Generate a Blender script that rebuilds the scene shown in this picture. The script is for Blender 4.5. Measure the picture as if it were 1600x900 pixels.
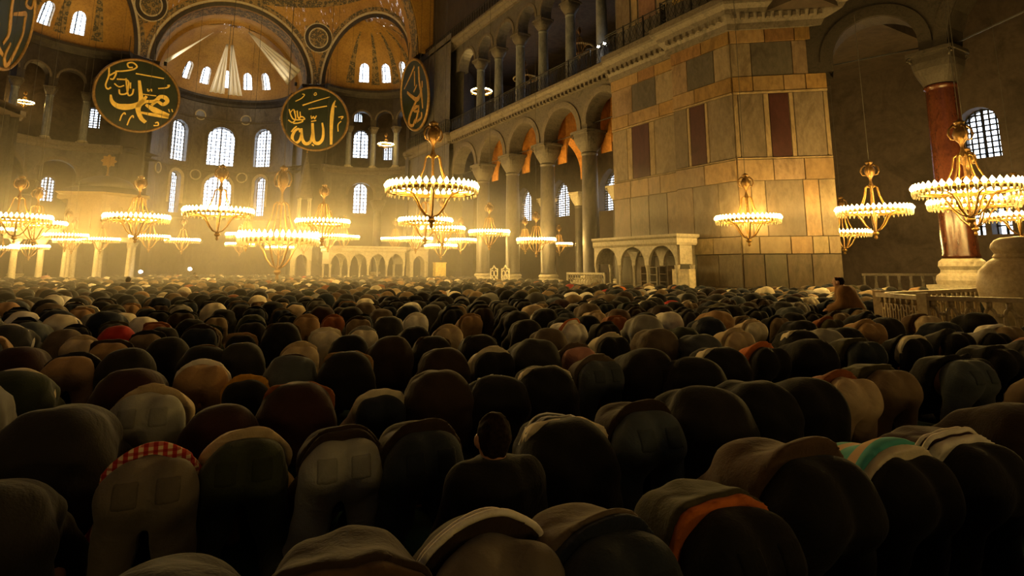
import bpy, math, random
import numpy as np
from mathutils import Vector, Matrix
PI = math.pi
SC = bpy.context.scene
for o in list(bpy.data.objects): bpy.data.objects.remove(o)
COL = SC.collection

# ------------------------------------------------------------------ camera, sky, exposure
# world axes: x = south (right hand wall), y = east (nave axis), z = up; metres; the camera stands at the origin
CAM_H = 1.42
cd = bpy.data.cameras.new('camera'); cam = bpy.data.objects.new('camera', cd); COL.objects.link(cam)
YAW, PIT = math.atan(545/900), math.radians(9.0)
Fv = Vector((math.sin(YAW)*math.cos(PIT), math.cos(YAW)*math.cos(PIT), math.sin(PIT)))
Rv = Vector((math.cos(YAW), -math.sin(YAW), 0)); Uv = Rv.cross(Fv)
mt = Matrix((Rv, Uv, -Fv)).transposed().to_4x4(); mt.translation = (0, 0, CAM_H)
cam.matrix_world = mt
cd.sensor_width = 36; cd.lens = 900/1600*36; cd.shift_y = -0.1091
cd.clip_start = 0.05; cd.clip_end = 400
SC.camera = cam

world = bpy.data.worlds.new('world'); SC.world = world; world.use_nodes = True
bg = world.node_tree.nodes['Background']
bg.inputs['Color'].default_value = (0.80, 0.89, 1.0, 1); bg.inputs['Strength'].default_value = 6.0
vs = SC.view_settings
vs.view_transform = 'Standard'; vs.look = 'None'; vs.gamma = 1; vs.use_curve_mapping = False
vs.exposure = EXPOSURE = 0.18
SC.cycles.use_denoising = True
SC.cycles.max_bounces = 6; SC.cycles.diffuse_bounces = 3; SC.cycles.glossy_bounces = 2
SC.cycles.transmission_bounces = 3; SC.cycles.volume_bounces = 0; SC.cycles.transparent_max_bounces = 6
SC.cycles.sample_clamp_indirect = 3.0
SC.cycles.caustics_reflective = False; SC.cycles.caustics_refractive = False
BULB = 138.0            # radiance of the chandelier lamps
HAZE = 0.0100

# ------------------------------------------------------------------ helpers
def link(o, parent=None):
    COL.objects.link(o)
    if parent is not None: o.parent = parent
    return o
def tag(o, label=None, cat=None, group=None, kind=None):
    if label: o['label'] = label
    if cat: o['category'] = cat
    if group: o['group'] = group
    if kind: o['kind'] = kind
    return o
def empty(name, loc=(0,0,0), rz=0, parent=None):
    o = bpy.data.objects.new(name, None); o.empty_display_size = .2
    o.location = loc; o.rotation_euler = (0, 0, rz)
    return link(o, parent)
def copy_tree(o, parent=None):
    c = o.copy(); link(c, parent)
    for ch in list(o.children): copy_tree(ch, c)
    return c

class MB:
    """collects geometry for one mesh"""
    def __init__(s): s.v = []; s.f = []
    def add(s, vs, fs):
        b = len(s.v); s.v += [tuple(p) for p in vs]; s.f += [tuple(i+b for i in f) for f in fs]; return s
    def box(s, c, d, rz=0, taper=1.0):
        x, y, z = (q/2 for q in d); ca, sa = math.cos(rz), math.sin(rz); vs = []
        for k, t in ((-1, 1), (1, taper)):
            for i, j in ((-1,-1),(1,-1),(1,1),(-1,1)):
                px, py = i*x*t, j*y*t
                vs.append((c[0]+px*ca-py*sa, c[1]+px*sa+py*ca, c[2]+k*z))
        return s.add(vs, [(3,2,1,0),(4,5,6,7),(0,1,5,4),(1,2,6,5),(2,3,7,6),(3,0,4,7)])
    def lathe(s, c, prof, n=20, cap=True, rz=0):
        vs = []; m = len(prof)
        for r, z in prof:
            for k in range(n):
                a = rz+2*PI*k/n; vs.append((c[0]+r*math.cos(a), c[1]+r*math.sin(a), c[2]+z))
        fs = [(i*n+k, i*n+(k+1)%n, (i+1)*n+(k+1)%n, (i+1)*n+k) for i in range(m-1) for k in range(n)]
        if cap: fs += [tuple(range(n-1,-1,-1)), tuple((m-1)*n+k for k in range(n))]
        return s.add(vs, fs)
    def tube(s, pts, r, n=6, closed=False, cap=True):
        pts = [Vector(p) for p in pts]; m = len(pts); vs = []
        rr = r if hasattr(r, '__len__') else [r]*m
        up = Vector((0,0,1)); pn = None
        for i, p in enumerate(pts):
            if closed: t = pts[(i+1)%m]-pts[i-1]
            else: t = pts[min(i+1,m-1)]-pts[max(i-1,0)]
            t = t.normalized() if t.length > 1e-9 else Vector((0,0,1))
            if pn is None:
                a = up if abs(t.z) < .9 else Vector((1,0,0)); pn = (a - t*a.dot(t)).normalized()
            else:
                q = pn - t*pn.dot(t); pn = q.normalized() if q.length > 1e-6 else pn
            b = t.cross(pn)
            for k in range(n):
                a = 2*PI*k/n; vs.append(p + (pn*math.cos(a)+b*math.sin(a))*rr[i])
        rng = m if closed else m-1
        fs = [(i*n+k, i*n+(k+1)%n, ((i+1)%m)*n+(k+1)%n, ((i+1)%m)*n+k) for i in range(rng) for k in range(n)]
        if cap and not closed: fs += [tuple(range(n-1,-1,-1)), tuple((m-1)*n+k for k in range(n))]
        return s.add(vs, fs)
    def octa(s, c, r, h):
        x, y, z = c
        return s.add([(x,y,z-h),(x+r,y,z),(x,y+r,z),(x-r,y,z),(x,y-r,z),(x,y,z+h)],
                     [(0,2,1),(0,3,2),(0,4,3),(0,1,4),(5,1,2),(5,2,3),(5,3,4),(5,4,1)])
    def prism(s, poly, M, t):
        """flat polygon (x,y) mapped by M (4x4) and extruded by t along local z"""
        n = len(poly)
        vs = [M @ Vector((p[0], p[1], 0)) for p in poly] + [M @ Vector((p[0], p[1], t)) for p in poly]
        fs = [tuple(range(n-1,-1,-1)), tuple(range(n, 2*n))] + [(k, (k+1)%n, n+(k+1)%n, n+k) for k in range(n)]
        return s.add(vs, fs)
    def mesh(s, name, mat, smooth=False):
        me = bpy.data.meshes.new(name); me.from_pydata(s.v, [], s.f)
        if mat is not None: me.materials.append(mat)
        if smooth:
            me.polygons.foreach_set('use_smooth', [True]*len(me.polygons))
        me.update(); return me
    def obj(s, name, mat, parent=None, smooth=False, color=None):
        o = bpy.data.objects.new(name, s.mesh(name, mat, smooth))
        if color: o.color = (*color, 1)
        return link(o, parent)
def inst(name, me, parent=None, loc=(0,0,0), rot=(0,0,0), sc=(1,1,1), color=None):
    o = bpy.data.objects.new(name, me); o.location = loc; o.rotation_euler = rot; o.scale = sc
    if color: o.color = (*color, 1)
    return link(o, parent)
def struct(o, label=None, cat=None):
    o['kind'] = 'structure'
    if label: o['label'] = label
    if cat: o['category'] = cat
    return o
def smooth_by_angle(o, deg=40):
    me = o.data
    me.polygons.foreach_set('use_smooth', [True]*len(me.polygons))
    try: me.set_sharp_from_angle(angle=math.radians(deg))
    except Exception: pass
    return o

# ------------------------------------------------------------------ walls with openings, on any swept surface
class Op:
    """an opening in a wall: centre u, half width w, bottom b, spring line s"""
    def __init__(o, u, w, b, s, kind='round', f=None):
        o.u, o.w, o.b, o.s, o.kind, o.f = u, w, b, s, kind, f
    def top(o, u):
        if o.f: return o.f(u)
        t = min(1.0, abs(u-o.u)/o.w)
        if o.kind == 'rect': return o.s
        if o.kind == 'point':
            R = 1.35*o.w; x = t*o.w + R - o.w
            return o.s + math.sqrt(max(0, R*R-x*x))*1.0
        return o.s + o.w*math.sqrt(max(0, 1-t*t))
def wall(P, u0, u1, zb, zt, ops, thick, du=1.0, dz=50.0, back=True, nseg=14):
    mb = MB(); us = set()
    n = max(1, math.ceil((u1-u0)/du - 1e-6))
    for i in range(n+1): us.add(round(u0+(u1-u0)*i/n, 6))
    for o in ops:
        for i in range(nseg+1):
            us.add(round(o.u-o.w*math.cos(PI*i/nseg), 6))
    us = sorted(u for u in us if u0-1e-6 <= u <= u1+1e-6)
    us = [u for i, u in enumerate(us) if i == 0 or u-us[i-1] > 1e-5]
    def grid(ua, ub, a0, a1, b0, b1, d, flip):
        m = max(1, math.ceil(max(a1-a0, b1-b0)/dz - 1e-6)); vs = []
        for k in range(m+1):
            t = k/m
            vs += [P(ua, a0+(a1-a0)*t, d), P(ub, b0+(b1-b0)*t, d)]
        fs = [(2*k, 2*k+1, 2*k+3, 2*k+2) for k in range(m)]
        if flip: fs = [f[::-1] for f in fs]
        mb.add(vs, fs)
    for ua, ub in zip(us, us[1:]):
        um = (ua+ub)/2
        act = sorted((o for o in ops if abs(um-o.u) < o.w), key=lambda o: o.b)
        sa, sb = zb, zb
        for o in act + [None]:
            ea, eb = (zt, zt) if o is None else (o.b, o.b)
            if ea-sa > 1e-6 or eb-sb > 1e-6:
                grid(ua, ub, sa, max(ea, sa), sb, max(eb, sb), 0, False)
                if thick and back: grid(ua, ub, sa, max(ea, sa), sb, max(eb, sb), thick, True)
            if o is not None:
                ta, tb = o.top(ua), o.top(ub)
                if thick:
                    if o.b > zb+1e-6:
                        mb.add([P(ua,o.b,0),P(ub,o.b,0),P(ub,o.b,thick),P(ua,o.b,thick)], [(0,3,2,1)])
                    mb.add([P(ua,ta,0),P(ub,tb,0),P(ub,tb,thick),P(ua,ta,thick)], [(0,1,2,3)])
                sa, sb = ta, tb
    if thick:
        for o in ops:
            for u, sg in ((o.u-o.w, 1), (o.u+o.w, -1)):
                z1 = o.top(u)
                if z1-o.b > 1e-4:
                    m = max(1, math.ceil((z1-o.b)/dz)); 
                    for k in range(m):
                        za, zc = o.b+(z1-o.b)*k/m, o.b+(z1-o.b)*(k+1)/m
                        mb.add([P(u,za,0),P(u,za,thick),P(u,zc,thick),P(u,zc,0)], [(0,1,2,3) if sg > 0 else (3,2,1,0)])
    return mb
def arch_band(P, o, w0, w1, d0, d1, n=20, ext=0.0):
    """moulded ring round the head of an opening: from half width o.w+w0 to o.w+w1, standing from depth d0 to d1 (negative = proud)"""
    mb = MB(); prof = [(w0, d0), (w0, d1), ((w0+w1)/2, d1*1.25), (w1, d1), (w1, d0)]; rows = []
    angs = [PI*i/n for i in range(n+1)]
    pts = []
    if ext: pts.append((-1, 0, -ext))
    pts += [(-math.cos(a), math.sin(a), 0) for a in angs]
    if ext: pts.append((1, 0, -ext))
    for cx, cz, e in pts:
        rows.append([P(o.u+cx*(o.w+q), o.s+cz*(o.w+q)+e, d) for q, d in prof])
    m = len(prof); vs = [p for r in rows for p in r]
    fs = [(i*m+k, i*m+k+1, (i+1)*m+k+1, (i+1)*m+k) for i in range(len(rows)-1) for k in range(m-1)]
    return mb.add(vs, fs)
def sweep(path, prof, normals=None, closed=False):
    """sweep a profile [(offset along normal, z)] along a plan path [(x, y)]; normal = left of travel unless given"""
    mb = MB(); n = len(path); vs = []
    for i, p in enumerate(path):
        a = Vector(path[i-1] if i else path[0]); b = Vector(path[i+1] if i < n-1 else path[-1]); c = Vector(p)
        d0 = (c-a).normalized() if (c-a).length > 1e-6 else (b-c).normalized()
        d1 = (b-c).normalized() if (b-c).length > 1e-6 else d0
        n0, n1 = Vector((-d0.y, d0.x)), Vector((-d1.y, d1.x)); m = n0+n1
        m = m/max(.3, m.dot(n0)) if m.length > 1e-6 else n0
        for q, z in prof: vs.append((c.x+m.x*q, c.y+m.y*q, z))
    k = len(prof)
    fs = [(i*k+j, (i+1)*k+j, (i+1)*k+j+1, i*k+j+1) for i in range(n-1) for j in range(k-1)]
    fs += [tuple(range(k)), tuple((n-1)*k+j for j in range(k-1,-1,-1))]
    return mb.add(vs, fs)
def flat(ox, oy, dx, dy):
    """surface: u runs from (ox,oy) along (dx,dy); depth d goes to the RIGHT of travel (away from the nave when the nave is on the left)"""
    L = math.hypot(dx, dy); dx, dy = dx/L, dy/L
    return lambda u, z, d: (ox+dx*u+dy*d, oy+dy*u-dx*d, z)
def cyl(cx, cy, r, th0, zs=None):
    """surface: u = arc length from axis angle th0 (from +y towards +x); bulges outward; above zs a sphere"""
    def P(u, z, d):
        a = th0+u/r
        q = r if zs is None or z <= zs else math.sqrt(max(0.0, r*r-(z-zs)**2))
        if d and zs is not None and z > zs:
            s = (r+d)/r; return (cx+math.sin(a)*q*s, cy+math.cos(a)*q*s, zs+(z-zs)*s)
        return (cx+math.sin(a)*(q+d), cy+math.cos(a)*(q+d), z)
    return P

# ------------------------------------------------------------------ materials (all procedural)
MATS = {}
def nodes(name):
    m = bpy.data.materials.new(name); m.use_nodes = True; nt = m.node_tree
    b = nt.nodes['Principled BSDF']; MATS[name] = m
    return m, nt, b
def N(nt, t, **kw):
    n = nt.nodes.new(t)
    for k, v in kw.items():
        if k in n.inputs: n.inputs[k].default_value = v
        else: setattr(n, k, v)
    return n
def ramp(nt, fac, stops):
    r = nt.nodes.new('ShaderNodeValToRGB'); nt.links.new(fac, r.inputs[0]); e = r.color_ramp.elements
    while len(e) < len(stops): e.new(0.5)
    for i, (p, c) in enumerate(stops): e[i].position = p; e[i].color = (*c, 1)
    return r.outputs[0]
def mixc(nt, fac, a, b, mode='MIX'):
    m = nt.nodes.new('ShaderNodeMix'); m.data_type = 'RGBA'; m.blend_type = mode
    for sock, val in ((m.inputs[0], fac), (m.inputs[6], a), (m.inputs[7], b)):
        if hasattr(val, 'links'): nt.links.new(val, sock)
        elif isinstance(val, tuple): sock.default_value = (*val[:3], 1)
        else: sock.default_value = val
    return m.outputs[2]
def bump(nt, b, h, strength=.3, dist=.02):
    n = nt.nodes.new('ShaderNodeBump'); n.inputs['Strength'].default_value = strength; n.inputs['Distance'].default_value = dist
    nt.links.new(h, n.inputs['Height']); nt.links.new(n.outputs[0], b.inputs['Normal'])
def stone(name, c1, c2, c3=None, scale=1.2, rough=.5, use_obj=False, bs=.25, stretch=(1,1,1), spec=.3):
    m, nt, b = nodes(name); L = nt.links
    tc = N(nt, 'ShaderNodeTexCoord'); mp = N(nt, 'ShaderNodeMapping'); mp.inputs['Scale'].default_value = stretch
    geo = N(nt, 'ShaderNodeNewGeometry'); L.new(geo.outputs['Position'], mp.inputs[0])
    n1 = N(nt, 'ShaderNodeTexNoise', Scale=scale, Detail=8.0, Roughness=.65, Distortion=1.2); L.new(mp.outputs[0], n1.inputs['Vector'])
    n2 = N(nt, 'ShaderNodeTexNoise', Scale=scale*6, Detail=5.0, Roughness=.7); L.new(mp.outputs[0], n2.inputs['Vector'])
    col = ramp(nt, n1.outputs['Fac'], [(.34, c1), (.52, c2), (.70, c3 or c2)])
    dk = ramp(nt, n2.outputs['Fac'], [(.36, (.5,.5,.5)), (.6, (1,1,1))])
    col = mixc(nt, .55, col, dk, 'MULTIPLY')
    if use_obj:
        oi = N(nt, 'ShaderNodeObjectInfo'); col = mixc(nt, 1.0, col, oi.outputs['Color'], 'MULTIPLY')
    L.new(col, b.inputs['Base Color']); b.inputs['Roughness'].default_value = rough
    b.inputs['Specular IOR Level'].default_value = spec
    bump(nt, b, n2.outputs['Fac'], bs, .015)
    return m
def plain(name, c, rough=.6, metal=0.0, var=.25, scale=6.0, spec=.3):
    m, nt, b = nodes(name); geo = N(nt, 'ShaderNodeNewGeometry')
    n1 = N(nt, 'ShaderNodeTexNoise', Scale=scale, Detail=4.0); nt.links.new(geo.outputs['Position'], n1.inputs['Vector'])
    lo = tuple(x*(1-var) for x in c); hi = tuple(min(1, x*(1+var)) for x in c)
    nt.links.new(ramp(nt, n1.outputs['Fac'], [(.3, lo), (.7, hi)]), b.inputs['Base Color'])
    b.inputs['Roughness'].default_value = rough; b.inputs['Metallic'].default_value = metal
    b.inputs['Specular IOR Level'].default_value = spec
    return m
def emit(name, c, s):
    m = bpy.data.materials.new(name); m.use_nodes = True; nt = m.node_tree; nt.nodes.clear()
    e = N(nt, 'ShaderNodeEmission'); e.inputs['Color'].default_value = (*c, 1); e.inputs['Strength'].default_value = s
    o = N(nt, 'ShaderNodeOutputMaterial'); nt.links.new(e.outputs[0], o.inputs[0]); MATS[name] = m; return m

M_SLAB = stone('marble_slab', (.62,.60,.56), (1,1,1), (.80,.76,.70), 1.1, .42, True, .15, (1,1,.45))
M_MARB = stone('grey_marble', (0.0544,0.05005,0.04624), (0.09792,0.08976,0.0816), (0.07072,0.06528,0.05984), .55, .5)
M_EXED_SHADE = stone('shaded_carved_stone', (0.02002,0.01602,0.01238), (0.0364,0.02912,0.02184), (0.01274,0.01019,0.008008), 3.2, .65, bs=.7)  # darker copy of the spandrel stone, shade put into its colour
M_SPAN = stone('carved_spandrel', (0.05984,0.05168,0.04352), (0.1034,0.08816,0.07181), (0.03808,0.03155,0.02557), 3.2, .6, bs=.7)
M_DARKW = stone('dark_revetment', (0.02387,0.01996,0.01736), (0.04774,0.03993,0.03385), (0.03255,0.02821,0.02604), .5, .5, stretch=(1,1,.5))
M_APSE = stone('apse_marble', (0.076,0.0624,0.048), (0.14,0.116,0.092), (0.1,0.084,0.0696), .8, .45, stretch=(1,1,.6))
M_GREEN = stone('verd_marble', (0.0451,0.04262,0.03734), (0.1037,0.0893,0.0768), (0.06765,0.05683,0.04979), 1.6, .3, stretch=(1,1,.4))
M_BLUEG = stone('bluegrey_marble', (0.0975,0.105,0.1162), (0.1875,0.1988,0.2137), (0.135,0.1425,0.1537), 1.3, .35, stretch=(1,1,.4))
M_PORPH = stone('porphyry', (0.0372,0.01091,0.005952), (0.062,0.01885,0.008928), (0.02728,0.008432,0.00496), 2.4, .22, stretch=(1,1,.5), spec=.5)
M_CORN = stone('cornice_stone', (0.06494,0.05314,0.04133), (0.124,0.1033,0.08266), (0.08856,0.0738,0.05904), 2.0, .6, bs=.5)
M_CREAM = stone('cream_marble', (0.425,0.3655,0.2635), (0.544,0.4845,0.3655), (0.476,0.4165,0.3145), 1.4, .42, bs=.1)
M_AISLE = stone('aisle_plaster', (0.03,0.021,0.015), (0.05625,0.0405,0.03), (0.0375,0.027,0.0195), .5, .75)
M_OCHRE = stone('painted_ochre', (.42,.17,.035), (.60,.27,.06), (.34,.14,.03), .9, .7)
M_IRON = plain('dark_iron', (.022,.022,.024), .5, .6)
M_GILT = plain('gilt_metal', (.30,.175,.05), .38, .8, .3, 20)
M_BRASS = plain('old_brass', (.15,.085,.03), .4, .7, .4, 14)
M_CABLE = plain('cable', (.05,.045,.04), .6)
M_LAMP = emit('lamp_glow', (1.0, .62, .165), BULB)
M_WHITE = plain('white_cloth', (.92,.90,.84), .8, 0, .04, 2)
def cloth_translucent():
    m, nt, b = nodes('sheer_cloth'); L = nt.links; t = N(nt, 'ShaderNodeBsdfTranslucent'); t.inputs[0].default_value = (.9,.88,.8,1)
    mx = N(nt, 'ShaderNodeMixShader'); mx.inputs[0].default_value = .5; b.inputs['Base Color'].default_value = (.92,.9,.84,1); b.inputs['Roughness'].default_value = .9
    L.new(b.outputs[0], mx.inputs[1]); L.new(t.outputs[0], mx.inputs[2]); L.new(mx.outputs[0], nt.nodes['Material Output'].inputs[0]); return m
M_SHEER = cloth_translucent()
M_BLACK = plain('black_paint', (.012,.012,.012), .5)
M_GLASSC = plain('lamp_glass', (.72,.62,.42), .15, 0, .1, 8, .6)

def gold_vault():
    m, nt, b = nodes('gold_mosaic'); L = nt.links; geo = N(nt, 'ShaderNodeNewGeometry')
    n1 = N(nt, 'ShaderNodeTexNoise', Scale=.35, Detail=6.0, Roughness=.6); L.new(geo.outputs['Position'], n1.inputs['Vector'])
    n2 = N(nt, 'ShaderNodeTexNoise', Scale=5.0, Detail=6.0, Roughness=.75); L.new(geo.outputs['Position'], n2.inputs['Vector'])
    c = ramp(nt, n1.outputs['Fac'], [(.3, (.26,.135,.034)), (.5, (.39,.225,.055)), (.7, (.32,.185,.058))])
    d = ramp(nt, n2.outputs['Fac'], [(.35, (.45,.42,.4)), (.55, (1,1,1))])
    L.new(mixc(nt, .6, c, d, 'MULTIPLY'), b.inputs['Base Color']); b.inputs['Roughness'].default_value = .5
    b.inputs['Metallic'].default_value = .15
    return m
M_GOLD = gold_vault()
def ornament():
    """dark painted scroll-work band on ochre ground"""
    m, nt, b = nodes('painted_ornament'); L = nt.links; geo = N(nt, 'ShaderNodeNewGeometry')
    v = N(nt, 'ShaderNodeTexVoronoi', Scale=2.6); L.new(geo.outputs['Position'], v.inputs['Vector'])
    n2 = N(nt, 'ShaderNodeTexNoise', Scale=7.0, Detail=3.0); L.new(geo.outputs['Position'], n2.inputs['Vector'])
    c = ramp(nt, v.outputs['Distance'], [(.18, (.25,.17,.07)), (.32, (.06,.055,.045)), (.5, (.10,.085,.06)), (.62, (.28,.19,.08))])
    d = ramp(nt, n2.outputs['Fac'], [(.4, (.45,.45,.45)), (.6, (1,1,1))])
    L.new(mixc(nt, .6, c, d, 'MULTIPLY'), b.inputs['Base Color']); b.inputs['Roughness'].default_value = .65
    return m
M_ORN = ornament()
def pane():
    m = bpy.data.materials.new('window_glass'); m.use_nodes = True; nt = m.node_tree; nt.nodes.clear()
    t = N(nt, 'ShaderNodeBsdfTransparent'); g = N(nt, 'ShaderNodeBsdfGlossy', Roughness=.1)
    mx = N(nt, 'ShaderNodeMixShader'); mx.inputs[0].default_value = .06
    t.inputs[0].default_value = (.93,.96,1,1)
    nt.links.new(t.outputs[0], mx.inputs[1]); nt.links.new(g.outputs[0], mx.inputs[2])
    o = N(nt, 'ShaderNodeOutputMaterial'); nt.links.new(mx.outputs[0], o.inputs[0]); return m
M_PANE = pane()
def fabric(name, attr=False, rough=.9):
    m, nt, b = nodes(name); L = nt.links
    tc = N(nt, 'ShaderNodeTexCoord')
    n1 = N(nt, 'ShaderNodeTexNoise', Scale=5.0, Detail=3.0, Distortion=1.0); L.new(tc.outputs['Object'], n1.inputs['Vector'])
    n2 = N(nt, 'ShaderNodeTexNoise', Scale=90.0, Detail=2.0); L.new(tc.outputs['Object'], n2.inputs['Vector'])
    if attr: src = N(nt, 'ShaderNodeAttribute', attribute_name='cloth').outputs['Color']
    else: src = N(nt, 'ShaderNodeObjectInfo').outputs['Color']
    d = ramp(nt, n1.outputs['Fac'], [(.3, (.72,.72,.72)), (.65, (1,1,1))])
    col = mixc(nt, 1.0, src, d, 'MULTIPLY')
    L.new(col, b.inputs['Base Color']); b.inputs['Roughness'].default_value = rough
    b.inputs['Specular IOR Level'].default_value = .15
    b.inputs['Sheen Weight'].default_value = .08
    if not attr:
        s = N(nt, 'ShaderNodeMath', operation='MULTIPLY'); L.new(n2.outputs['Fac'], s.inputs[0]); s.inputs[1].default_value = .15
        a = N(nt, 'ShaderNodeMath', operation='ADD'); L.new(n1.outputs['Fac'], a.inputs[0]); L.new(s.outputs[0], a.inputs[1])
        bump(nt, b, a.outputs[0], .5, .03)
    return m
M_CLOTH = fabric('cloth'); M_CROWD = fabric('crowd_cloth', True)
def skin():
    m, nt, b = nodes('skin'); b.inputs['Base Color'].default_value = (.46,.24,.15,1); b.inputs['Roughness'].default_value = .5
    b.inputs['Subsurface Weight'].default_value = 0.0; return m
M_SKIN = skin(); M_HAIR = plain('dark_hair', (.018,.011,.007), .85, 0, .5, 60, .05)
def plaid():
    m, nt, b = nodes('plaid_shirt'); L = nt.links; tc = N(nt, 'ShaderNodeTexCoord'); sp = N(nt, 'ShaderNodeSeparateXYZ')
    L.new(tc.outputs['Object'], sp.inputs[0])
    def band(sock, off):
        a = N(nt, 'ShaderNodeMath', operation='MULTIPLY'); L.new(sock, a.inputs[0]); a.inputs[1].default_value = 24.0
        c = N(nt, 'ShaderNodeMath', operation='FRACT'); L.new(a.outputs[0], c.inputs[0]); return c.outputs[0]
    yz = N(nt, 'ShaderNodeMath', operation='SUBTRACT'); L.new(sp.outputs[1], yz.inputs[0]); L.new(sp.outputs[2], yz.inputs[1])
    x = band(sp.outputs[0], 0); y = band(yz.outputs[0], 0)
    cx = ramp(nt, x, [(.0, (.50,.045,.03)), (.48, (.50,.045,.03)), (.5, (.80,.66,.48)), (1, (.80,.66,.48))])
    cy = ramp(nt, y, [(.0, (.55,.06,.04)), (.45, (.55,.06,.04)), (.48, (.9,.8,.62)), (1, (.9,.8,.62))])
    L.new(mixc(nt, .85, cx, cy, 'MULTIPLY'), b.inputs['Base Color']); b.inputs['Roughness'].default_value = .9
    return m
M_PLAID = plaid()
def stripes(name, c1, c2, freq, duty=.35, axis=1):
    m, nt, b = nodes(name); L = nt.links; tc = N(nt, 'ShaderNodeTexCoord'); sp = N(nt, 'ShaderNodeSeparateXYZ')
    L.new(tc.outputs['Object'], sp.inputs[0])
    a = N(nt, 'ShaderNodeMath', operation='MULTIPLY'); L.new(sp.outputs[axis], a.inputs[0]); a.inputs[1].default_value = freq
    c = N(nt, 'ShaderNodeMath', operation='FRACT'); L.new(a.outputs[0], c.inputs[0])
    L.new(ramp(nt, c.outputs[0], [(0, c1), (1-duty-.02, c1), (1-duty, c2), (1, c2)]), b.inputs['Base Color'])
    b.inputs['Roughness'].default_value = .9; return m
M_TEAL = stripes('teal_striped_knit', (.07,.36,.32), (.52,.34,.17), 7.0, .4)
def rugm():
    m, nt, b = nodes('rug_pile'); L = nt.links; tc = N(nt, 'ShaderNodeTexCoord')
    v = N(nt, 'ShaderNodeTexVoronoi', Scale=9.0, distance='MANHATTAN'); L.new(tc.outputs['Object'], v.inputs['Vector'])
    L.new(ramp(nt, v.outputs['Distance'], [(.15, (.55,.07,.03)), (.4, (.42,.03,.02)), (.55, (.62,.30,.10))]), b.inputs['Base Color'])
    b.inputs['Roughness'].default_value = .95; return m
M_RUG = rugm()
def carpet():
    m, nt, b = nodes('carpet'); L = nt.links; geo = N(nt, 'ShaderNodeNewGeometry')
    n1 = N(nt, 'ShaderNodeTexNoise', Scale=3.0, Detail=6.0); L.new(geo.outputs['Position'], n1.inputs['Vector'])
    L.new(ramp(nt, n1.outputs['Fac'], [(.3, (.012,.045,.045)), (.7, (.02,.075,.072))]), b.inputs['Base Color'])
    b.inputs['Roughness'].default_value = .95; return m
M_CARPET = carpet()
random.seed(7)
# ------------------------------------------------------------------ the building
AX = 5.7                      # nave axis
ZS = 23.5                     # springing of the vaults
ZG = 13.6                     # gallery floor
WN = [0]
def window(P, o, d, nx, nz, bw=.05, label=None, glass=True):
    """lattice window: frame ring, bars and a pane at depth d inside opening o"""
    WN[0] += 1
    root = struct(empty('window_%d' % WN[0], P(o.u, o.b, d)), label, 'window')
    inv = Matrix.Translation(root.location).inverted()
    Q = lambda u, z, e: tuple(inv @ Vector(P(u, z, e)))
    if glass:
        mb = MB(); n = 12; us = [o.u-o.w*math.cos(PI*i/n) for i in range(n+1)]
        for a, b in zip(us, us[1:]):
            mb.add([Q(a,o.b,d),Q(b,o.b,d),Q(b,o.top(b),d),Q(a,o.top(a),d)], [(0,1,2,3)])
        mb.obj('pane', M_PANE, root)
    fr = MB(); pts = [Q(o.u-o.w, o.b, d)] + [Q(o.u-o.w*math.cos(PI*i/16), o.top(o.u-o.w*math.cos(PI*i/16)), d) for i in range(17)] + [Q(o.u+o.w, o.b, d)]
    fr.tube(pts, bw*1.4, 4, closed=True); fr.obj('frame', M_IRON, root)
    bars = MB()
    for i in range(1, nx):
        u = o.u-o.w+2*o.w*i/nx; k = 1.7 if i == nx//2 else 1
        bars.tube([Q(u, o.b, d-.01), Q(u, o.top(u), d-.01)], bw*k, 4)
    zt = o.top(o.u)
    for j in range(1, nz):
        z = o.b+(zt-o.b)*j/nz; lo = 0
        ws = [k/40*o.w for k in range(41) if o.top(o.u+k/40*o.w) >= z]
        if not ws: continue
        w = ws[-1]; m = 6
        bars.tube([Q(o.u-w+2*w*k/m, z, d-.01) for k in range(m+1)], bw, 4)
    bars.obj('bars', M_IRON, root)
    return root

# floor
fl = MB(); fl.add([(-40,-35,0),(48,-35,0),(48,100,0),(-40,100,0)], [(0,1,2,3)])
struct(fl.obj('floor', M_CARPET), 'dark teal carpeted floor under the crowd', 'floor')

# ---- south arcade, ground storey
S0 = 24.8
colY = [28.35, 33.05, 37.8, 42.6]
edges = [S0-.35] + colY + [47.85]
Ps = flat(22.4, S0, 0, 1)
ops_s = []
for a, b in zip(edges, edges[1:]):
    w = (b-a)/2-.5; ops_s.append(Op((a+b)/2-S0, w, 10.0, 12.05-w))
ws = struct(wall(Ps, 0, 22.7, 10.0, 12.8, ops_s, 1.1, 1.2).obj('wall_south', M_SPAN), 'carved stone arcade wall of the ground storey, right of the nave', 'wall')
for o in ops_s:
    smooth_by_angle(arch_band(Ps, o, .02, .42, 0, -.07, 20, .2).obj('archivolt', M_CORN, ws))
# gallery storey
Pg = flat(22.6, S0, 0, 1)
gcol = [26.95, 30.25, 33.6, 36.8, 40.2, 43.4]
ge = [S0-.2] + gcol + [47.2]; ops_g = []
for a, b in zip(ge, ge[1:]):
    w = (b-a)/2-.42; ops_g.append(Op((a+b)/2-S0, w, 19.6, 21.2-w))
wg = struct(wall(Pg, 0, 22.7, 19.6, 22.2, ops_g, .9, 1.2).obj('wall_south_gallery', M_MARB), 'grey marble arcade wall of the upper gallery', 'wall')
for o in ops_g: smooth_by_angle(arch_band(Pg, o, .02, .28, 0, -.05, 16, .1).obj('archivolt', M_CORN, wg))
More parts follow.
